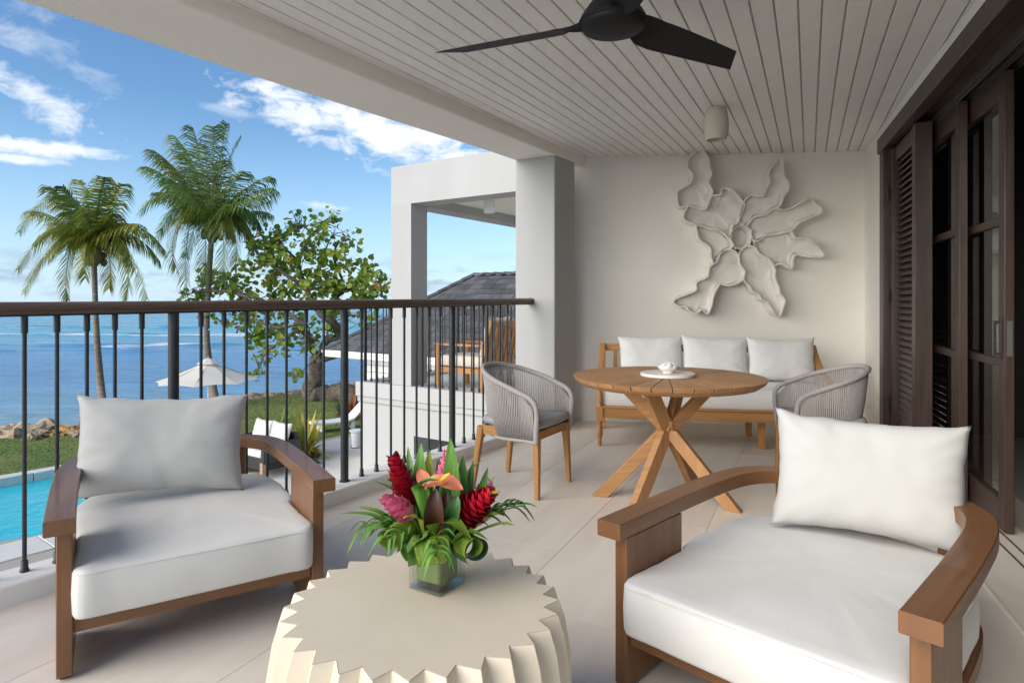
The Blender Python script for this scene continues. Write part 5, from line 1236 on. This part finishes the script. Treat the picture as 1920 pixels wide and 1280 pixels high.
# white sun lounger by the bed --------------------------------------------------------------------
sl_ = thing('sun_lounger', 'white moulded sun lounger with raised back at the lawn edge', 'sun lounger', (-5.55, 20.9, -3.0), R(35))
m = MB(); m.sweep(cat_rom([V(-1.15, 0, .30), V(-.6, 0, .26), V(0, 0, .28), V(.25, 0, .36)], 5), rrect(.62, .07, .02)); m.build('seat', 'plastic_white', sl_, smooth=40)
m = MB(); m.sweep([V(.24, 0, .36), V(.62, 0, .74), V(.85, 0, .92)], rrect(.62, .06, .02)); m.build('backrest', 'plastic_white', sl_, smooth=40)
for x in (-.8, .2):
    m = MB(); m.box(x - .06, x + .06, -.26, .26, .001, .24); m.build('leg', 'plastic_white', sl_, bevel=.01)
sb = thing('pedestal_table', 'tapered white pedestal side table beside the white sun lounger', 'side table', P(668, 838, -3.0))
m = MB(); m.lathe([(.15, .001), (.12, .03), (.16, .45), (.20, .47), (.20, .50), (0, .50)], 20); m.build('pedestal', 'plastic_white', sb, smooth=40)
m = MB(); m.lathe([(.155, .0005), (.155, .02)], 20); m.build('foot_ring', 'metal_black', sb)

# plants -----------------------------------------------------------------------------------------
def strap_plant(c, n, L_, name, label, mat, seed, wid=.05, upr=.6, cat='plant'):
    t = thing(name, label, cat, c); rg = random.Random(seed)
    for i in range(n):
        a = rg.uniform(0, 6.283); l = L_ * rg.uniform(.55, 1.05); u = upr + rg.uniform(-.25, .35); d = V(math.cos(a), math.sin(a), 0); vs = []; fs = []; N_ = 7
        for k in range(N_ + 1):
            s_ = k / N_; p = d * (l * .75 * s_ * (1.15 - u * .55)) + V(0, 0, l * (u * s_ * 1.25 - .75 * s_ * s_ * (1.2 - u))); sd = V(-d.y, d.x, 0); w = wid * (1 - s_ ** 2.2) * (.5 + .5 * min(1, s_ * 4)) * .5
            vs += [p - sd * w + V(0, 0, w * .3), p, p + sd * w + V(0, 0, w * .3)]
            if k: o = (k - 1) * 3; fs += [(o, o + 1, o + 4, o + 3), (o + 1, o + 2, o + 5, o + 4)]
        m = MB(); m.add(vs, fs); mm = mat if rg.random() < .72 else ('leaf_lime' if 'yellow' in mat else 'shrub_green'); m.build('leaf', mm, t, smooth=True)
    m = MB(); m.tube([V(0, 0, -.05), V(0, 0, .12)], .05, 6); m.build('stem', 'bark', t)
strap_plant(P(572, 858, -3.0), 95, 1.35, 'strap_leaf_plant', 'larger yellow-green strap-leaf plant on the right of the planting bed', 'croton_yellow', 1, .10)
strap_plant(P(516, 836, -3.0), 90, 1.35, 'strap_leaf_plant', 'yellow strap-leaf plant behind the wicker loveseat, left in the planting bed', 'croton_yellow', 2, .10)
strap_plant(P(500, 850, -3.0), 24, .6, 'strap_leaf_plant', 'small yellow strap-leaf plant closest to the wicker loveseat', 'croton_yellow', 6, .05)
strap_plant(P(661, 785, -3.03), 70, 1.3, 'red_strap_plant', 'rusty red spiky plant at the foot of the gnarled tree', 'croton_red', 3, .09)
strap_plant(P(548, 866, -3.0), 30, .45, 'ground_cover_plant', 'low dark green plant at the front of the planting bed', 'shrub_green', 4, .05, .45)
strap_plant(P(588, 868, -3.0), 30, .45, 'ground_cover_plant', 'low dark green plant at the right end of the planting bed', 'shrub_green', 5, .05, .45)
strap_plant(P(640, 785, -3.03), 40, .7, 'ground_cover_plant', 'dark green leafy shrub left of the rusty red plant', 'shrub_green', 8, .09, .7)

# coconut palms --------------------------------------------------------------------------------------
def palm(name, label, ctr, base_path, tips, Yd, seed, warm, r0=.15, fl=1.0):
    t = thing(name, label, 'palm tree', base_path[0]); b0 = base_path[0]; rg = random.Random(seed)
    pth = cat_rom([p - b0 for p in base_path], 8); n = len(pth)
    m = MB(); path2 = []; scl = []
    for a, b in zip(pth, pth[1:]):
        for k in range(3): path2.append(a.lerp(b, k / 3))
    path2.append(pth[-1])
    for i in range(len(path2)): scl.append((1.25 - .55 * min(1, i / len(path2) * 1.6)) * (1.05 if i % 2 else .96))
    m.tube(path2, r0, 12, scale=scl); m.build('trunk', 'palm_trunk', t, smooth=60)
    c = ctr - b0
    m = MB(); m.ell((c.x, c.y, c.z - .15), (.28, .28, .45), 12, 8, amp=.4, seed=seed); m.build('crown_base', 'palm_dry', t, smooth=True)
    for i in range(9):
        a = rg.uniform(0, 6.28); m = MB(); m.ell((c.x + .32 * math.cos(a), c.y + .32 * math.sin(a), c.z - .28 + rg.uniform(-.18, .15)), (.12, .12, .15), 10, 7); m.build('coconut', 'coconut', t, smooth=True)
    for i, (u, v, dy) in enumerate(tips):
        tip = PY(u, v, Yd + dy) - b0; d = tip - c; ln = d.length
        lift = .42 * ln if d.z < .25 * ln else .12 * ln
        if d.z < -.55 * ln: lift = .55 * ln
        hz = V(d.x, d.y, 0); 
        mid = c + d * .42 + V(0, 0, lift) ; q1 = c + d * .18 + V(0, 0, lift * .75)
        if d.z < -.55 * ln: mid = c + V(d.x * .9, d.y * .9, d.z * .12 + .15 * ln); q1 = c + V(d.x * .5, d.y * .5, .2 * ln)
        path = cat_rom([c, q1, mid, c + d * .78 + V(0, 0, lift * .62) if d.z >= -.55 * ln else c + V(d.x * 1.1, d.y * 1.1, d.z * .6), tip], 8); N_ = len(path)
        m = MB(); m.tube(path, .028, 5, scale=[1.0 - .85 * k / (N_ - 1) for k in range(N_)])
        dry = warm == 2 and False
        nl2 = 58
        for k in range(nl2):
            s_ = .10 + .89 * k / (nl2 - 1); fi = s_ * (N_ - 1); i0 = int(fi); p = path[i0].lerp(path[min(N_ - 1, i0 + 1)], fi - i0); tg = (path[min(N_ - 1, i0 + 1)] - path[max(0, i0 - 1)]).normalized()
            sd = tg.cross(V(0, 0, 1))
            if sd.length < .1: sd = V(1, 0, 0)
            sd.normalize(); L_ = fl * (.35 + .75 * math.sin(math.pi * min(1, .18 + s_ * .80)) ** .8) * rg.uniform(.72, 1.05)
            if rg.random() < .06: continue
            for sg in (-1, 1):
                dr = (sd * sg * .75 + tg * (.55 + .35 * s_) + V(-.25, 0, -.30 - .45 * rg.random())).normalized()
                e = p + dr * L_ * .55; e2 = e + (dr * .6 + V(-.10, 0, -.75)).normalized() * L_ * .45
                w = .024; wd = tg * w
                o = len(m.v); m.v += [tuple(p - wd), tuple(p + wd), tuple(e + wd * .9), tuple(e - wd * .9), tuple(e2)]; m.f += [(o, o + 1, o + 2, o + 3), (o + 3, o + 2, o + 4)]
        mat = 'palm_leaf_warm' if (warm and (v > 425 or rg.random() < .30)) or rg.random() < .12 else 'palm_leaf'
        m.build('frond', mat, t, smooth=False)
    return t
rg = random.Random(11)
def jit(l): return [(u, v, rg.uniform(-1.6, 1.6)) for u, v in l]
c1 = PY(176, 470, 24)
palm('coconut_palm', 'shorter coconut palm with yellowish fronds at the left, trunk behind the railing', c1,
     [P(196, 790, -3.1) * 1.0, PY(190, 735, 24), PY(182, 640, 24), PY(178, 545, 24), c1], jit([(95, 350), (62, 395), (36, 435), (34, 505), (46, 548), (128, 562), (276, 560), (235, 562), (310, 470), (300, 490), (262, 420), (228, 345), (196, 332), (150, 338), (108, 415), (92, 480), (252, 505), (205, 540), (180, 395), (140, 375), (215, 400), (70, 450), (240, 470), (120, 350), (160, 520), (60, 520), (190, 355)]), 24, 1, 1, .135, 1.0)
c2 = PY(398, 425, 26)
palm('coconut_palm', 'taller dark coconut palm rising behind the cream umbrella', c2,
     [P(407, 775, -3.1), PY(401, 735, 26), PY(388, 640, 26), PY(391, 540, 26), c2], jit([(274, 312), (288, 282), (328, 255), (362, 240), (400, 238), (425, 232), (447, 262), (506, 330), (511, 352), (502, 398), (490, 425), (482, 462), (470, 475), (440, 505), (418, 525), (352, 545), (330, 500), (302, 432), (264, 396), (296, 446), (386, 522), (350, 482), (345, 290), (318, 335), (458, 322), (380, 270), (310, 300), (420, 300), (300, 360), (495, 370), (440, 440), (340, 270)]), 26, 2, 0, .15, 1.12)

# sea grape tree ---------------------------------------------------------------------------------------
SG = 27.0
sg = thing('sea_grape_tree', 'gnarled sea grape tree with round yellow-green leaves leaning over the water', 'tree', PY(668, 790, SG) * 1.0)
g0 = sg.location.copy()
def limb(pts, r0, r1, name='limb', n=9):
    path = cat_rom([PY(u, v, SG + d) - g0 for u, v, d in pts], 7); N_ = len(path); m = MB()
    path = [p + V(noise.noise(p * 1.3), noise.noise(p * 1.3 + V(5, 0, 0)), noise.noise(p * 1.3 + V(0, 9, 0))) * r0 * .5 * min(1, i / 4) for i, p in enumerate(path)]
    m.tube(path, 1, n, scale=[(r0 + (r1 - r0) * i / (N_ - 1)) * (1 + .18 * noise.noise(V(i * .9, r0 * 10, 1))) for i in range(N_)]); m.build(name, 'bark', sg, smooth=60); return path
limb([(690, 800, 0), (672, 765, 0), (645, 742, 0), (612, 738, 0), (588, 734, 0), (582, 718, 0), (592, 695, 0), (606, 668, 0)], .52, .28, 'trunk', 12)
limb([(588, 734, 0), (583, 722, 0), (592, 700, 0), (600, 672, 0)], .40, .30, 'trunk', 12)
tw = []
for pts, r0, r1 in (([(604, 672, 0), (625, 668, 0), (650, 660, .3), (690, 650, .5)], .20, .10), ([(604, 668, 0), (612, 640, 0), (640, 625, .2), (620, 590, .6), (632, 555, .6), (640, 520, 1)], .20, .05),
                    ([(636, 630, .2), (622, 600, -.5), (600, 585, -.6), (575, 540, -.6), (560, 490, 0), (585, 440, .2), (615, 420, .3)], .17, .03), ([(604, 672, 0), (585, 655, 0), (578, 632, -.5), (565, 605, -1), (520, 580, -1), (470, 555, -1.2), (400, 545, -1.2), (350, 552, -1.2)], .17, .03),
                    ([(578, 632, -.5), (555, 620, -1), (530, 640, -1.2), (505, 655, -1.3), (485, 690, -1.3)], .09, .02), ([(575, 540, -.6), (530, 510, -1), (490, 480, -1), (470, 460, -1)], .10, .02), ([(632, 555, .6), (665, 530, .8), (700, 510, 1), (718, 545, 1)], .10, .02),
                    ([(560, 490, 0), (530, 460, 0), (520, 440, 0)], .07, .02), ([(585, 440, .2), (570, 425, 0), (548, 425, 0)], .05, .015), ([(640, 520, 1), (625, 480, 1), (640, 455, 1), (650, 500, 1)], .07, .02), ([(565, 605, -1), (520, 615, -1.4), (480, 600, -1.4), (440, 590, -1.4)], .07, .02),
                    ([(612, 640, 0), (590, 675, -.4), (572, 690, -.6), (556, 715, -.6)], .05, .015), ([(470, 555, -1.2), (420, 580, -1.2), (370, 570, -1.2)], .05, .015), ([(690, 650, .5), (720, 620, .8), (725, 570, 1)], .06, .02), ([(632, 555, .6), (600, 520, .8), (610, 470, .8), (625, 440, .6)], .06, .02)):
    tw += limb(pts, r0, r1, 'branch', 7)
clus = [(425, 540, 62, 34, 210), (365, 548, 32, 20, 60), (400, 520, 45, 22, 80), (495, 500, 42, 42, 190), (480, 465, 26, 26, 70), (560, 470, 60, 46, 300), (600, 430, 36, 26, 120), (625, 408, 14, 16, 28), (545, 425, 18, 14, 40), (640, 495, 52, 42, 260), (690, 520, 32, 34, 150), (712, 548, 16, 16, 40), (560, 540, 75, 42, 360),
        (640, 560, 66, 34, 260), (485, 575, 50, 36, 190), (505, 640, 40, 44, 200), (482, 690, 14, 18, 26), (545, 610, 46, 34, 130), (600, 610, 30, 26, 60), (552, 700, 20, 14, 30), (440, 600, 30, 18, 50), (690, 600, 22, 22, 40), (655, 440, 14, 16, 26), (520, 440, 22, 20, 45), (575, 645, 26, 18, 40), (380, 590, 20, 16, 24), (555, 395, 8, 8, 5)]
rg = random.Random(21)
LM = MB(); LO = MB()
def leaf(mb, p, r, nrm):
    nrm = nrm.normalized(); s1 = nrm.cross(V(.3, .2, 1))
    if s1.length < .05: s1 = V(1, 0, 0)
    s1.normalize(); s2 = nrm.cross(s1); o = len(mb.v); mb.v.append(tuple(p - nrm * r * .22)); K = 7
    a0 = rg.uniform(0, 6)
    for k in range(K):
        a = a0 + 6.2832 * k / K; rr = r * (1 + .08 * math.sin(3 * a)); mb.v.append(tuple(p + (s1 * math.cos(a) + s2 * math.sin(a) * .92) * rr))
    for k in range(K): mb.f.append((o, o + 1 + k, o + 1 + (k + 1) % K))
for (u, v, wu, wv, n) in clus:
    sprays = max(1, int(n * .92 / 7))
    for s_ in range(sprays):
        while True:
            a, b, cc = rg.uniform(-1, 1), rg.uniform(-1, 1), rg.uniform(-1, 1)
            if a * a + b * b + cc * cc < 1: break
        c = PY(u + a * wu, v + b * wv, SG + cc * 1.7) - g0
        ax = V(rg.uniform(-1, 1), rg.uniform(-1, .6), rg.uniform(-.3, 1)).normalized()
        for k in range(7):
            p = c + ax * (k - 3) * .10 + V(rg.gauss(0, .09), rg.gauss(0, .09), rg.gauss(0, .09))
            leaf(LO if rg.random() < .03 else LM, p, rg.uniform(.085, .15), V(rg.gauss(0, .7), rg.gauss(-.5, .6), rg.gauss(.55, .6)))
o = LM.build('foliage', 'grape_leaf', sg); o['kind'] = 'stuff'
o = LO.build('old_leaves', 'grape_leaf_old', sg); o['kind'] = 'stuff'
# thin twigs linking limbs and leaf sprays
m = MB()
for i in range(260):
    (u, v, wu, wv, n) = rg.choice(clus); c = PY(u + rg.uniform(-1, 1) * wu * .8, v + rg.uniform(-1, 1) * wv * .8, SG + rg.uniform(-1.4, 1.4)) - g0
    q_ = min(tw, key=lambda p: (p - c).length_squared)
    if (q_ - c).length > 2.4: continue
    m.tube([q_, q_.lerp(c, .5) + V(rg.gauss(0, .1), rg.gauss(0, .1), rg.gauss(0, .1) + .08), c], .016, 4, scale=[1.2, .8, .4])
o = m.build('twigs', 'bark', sg); o['kind'] = 'stuff'
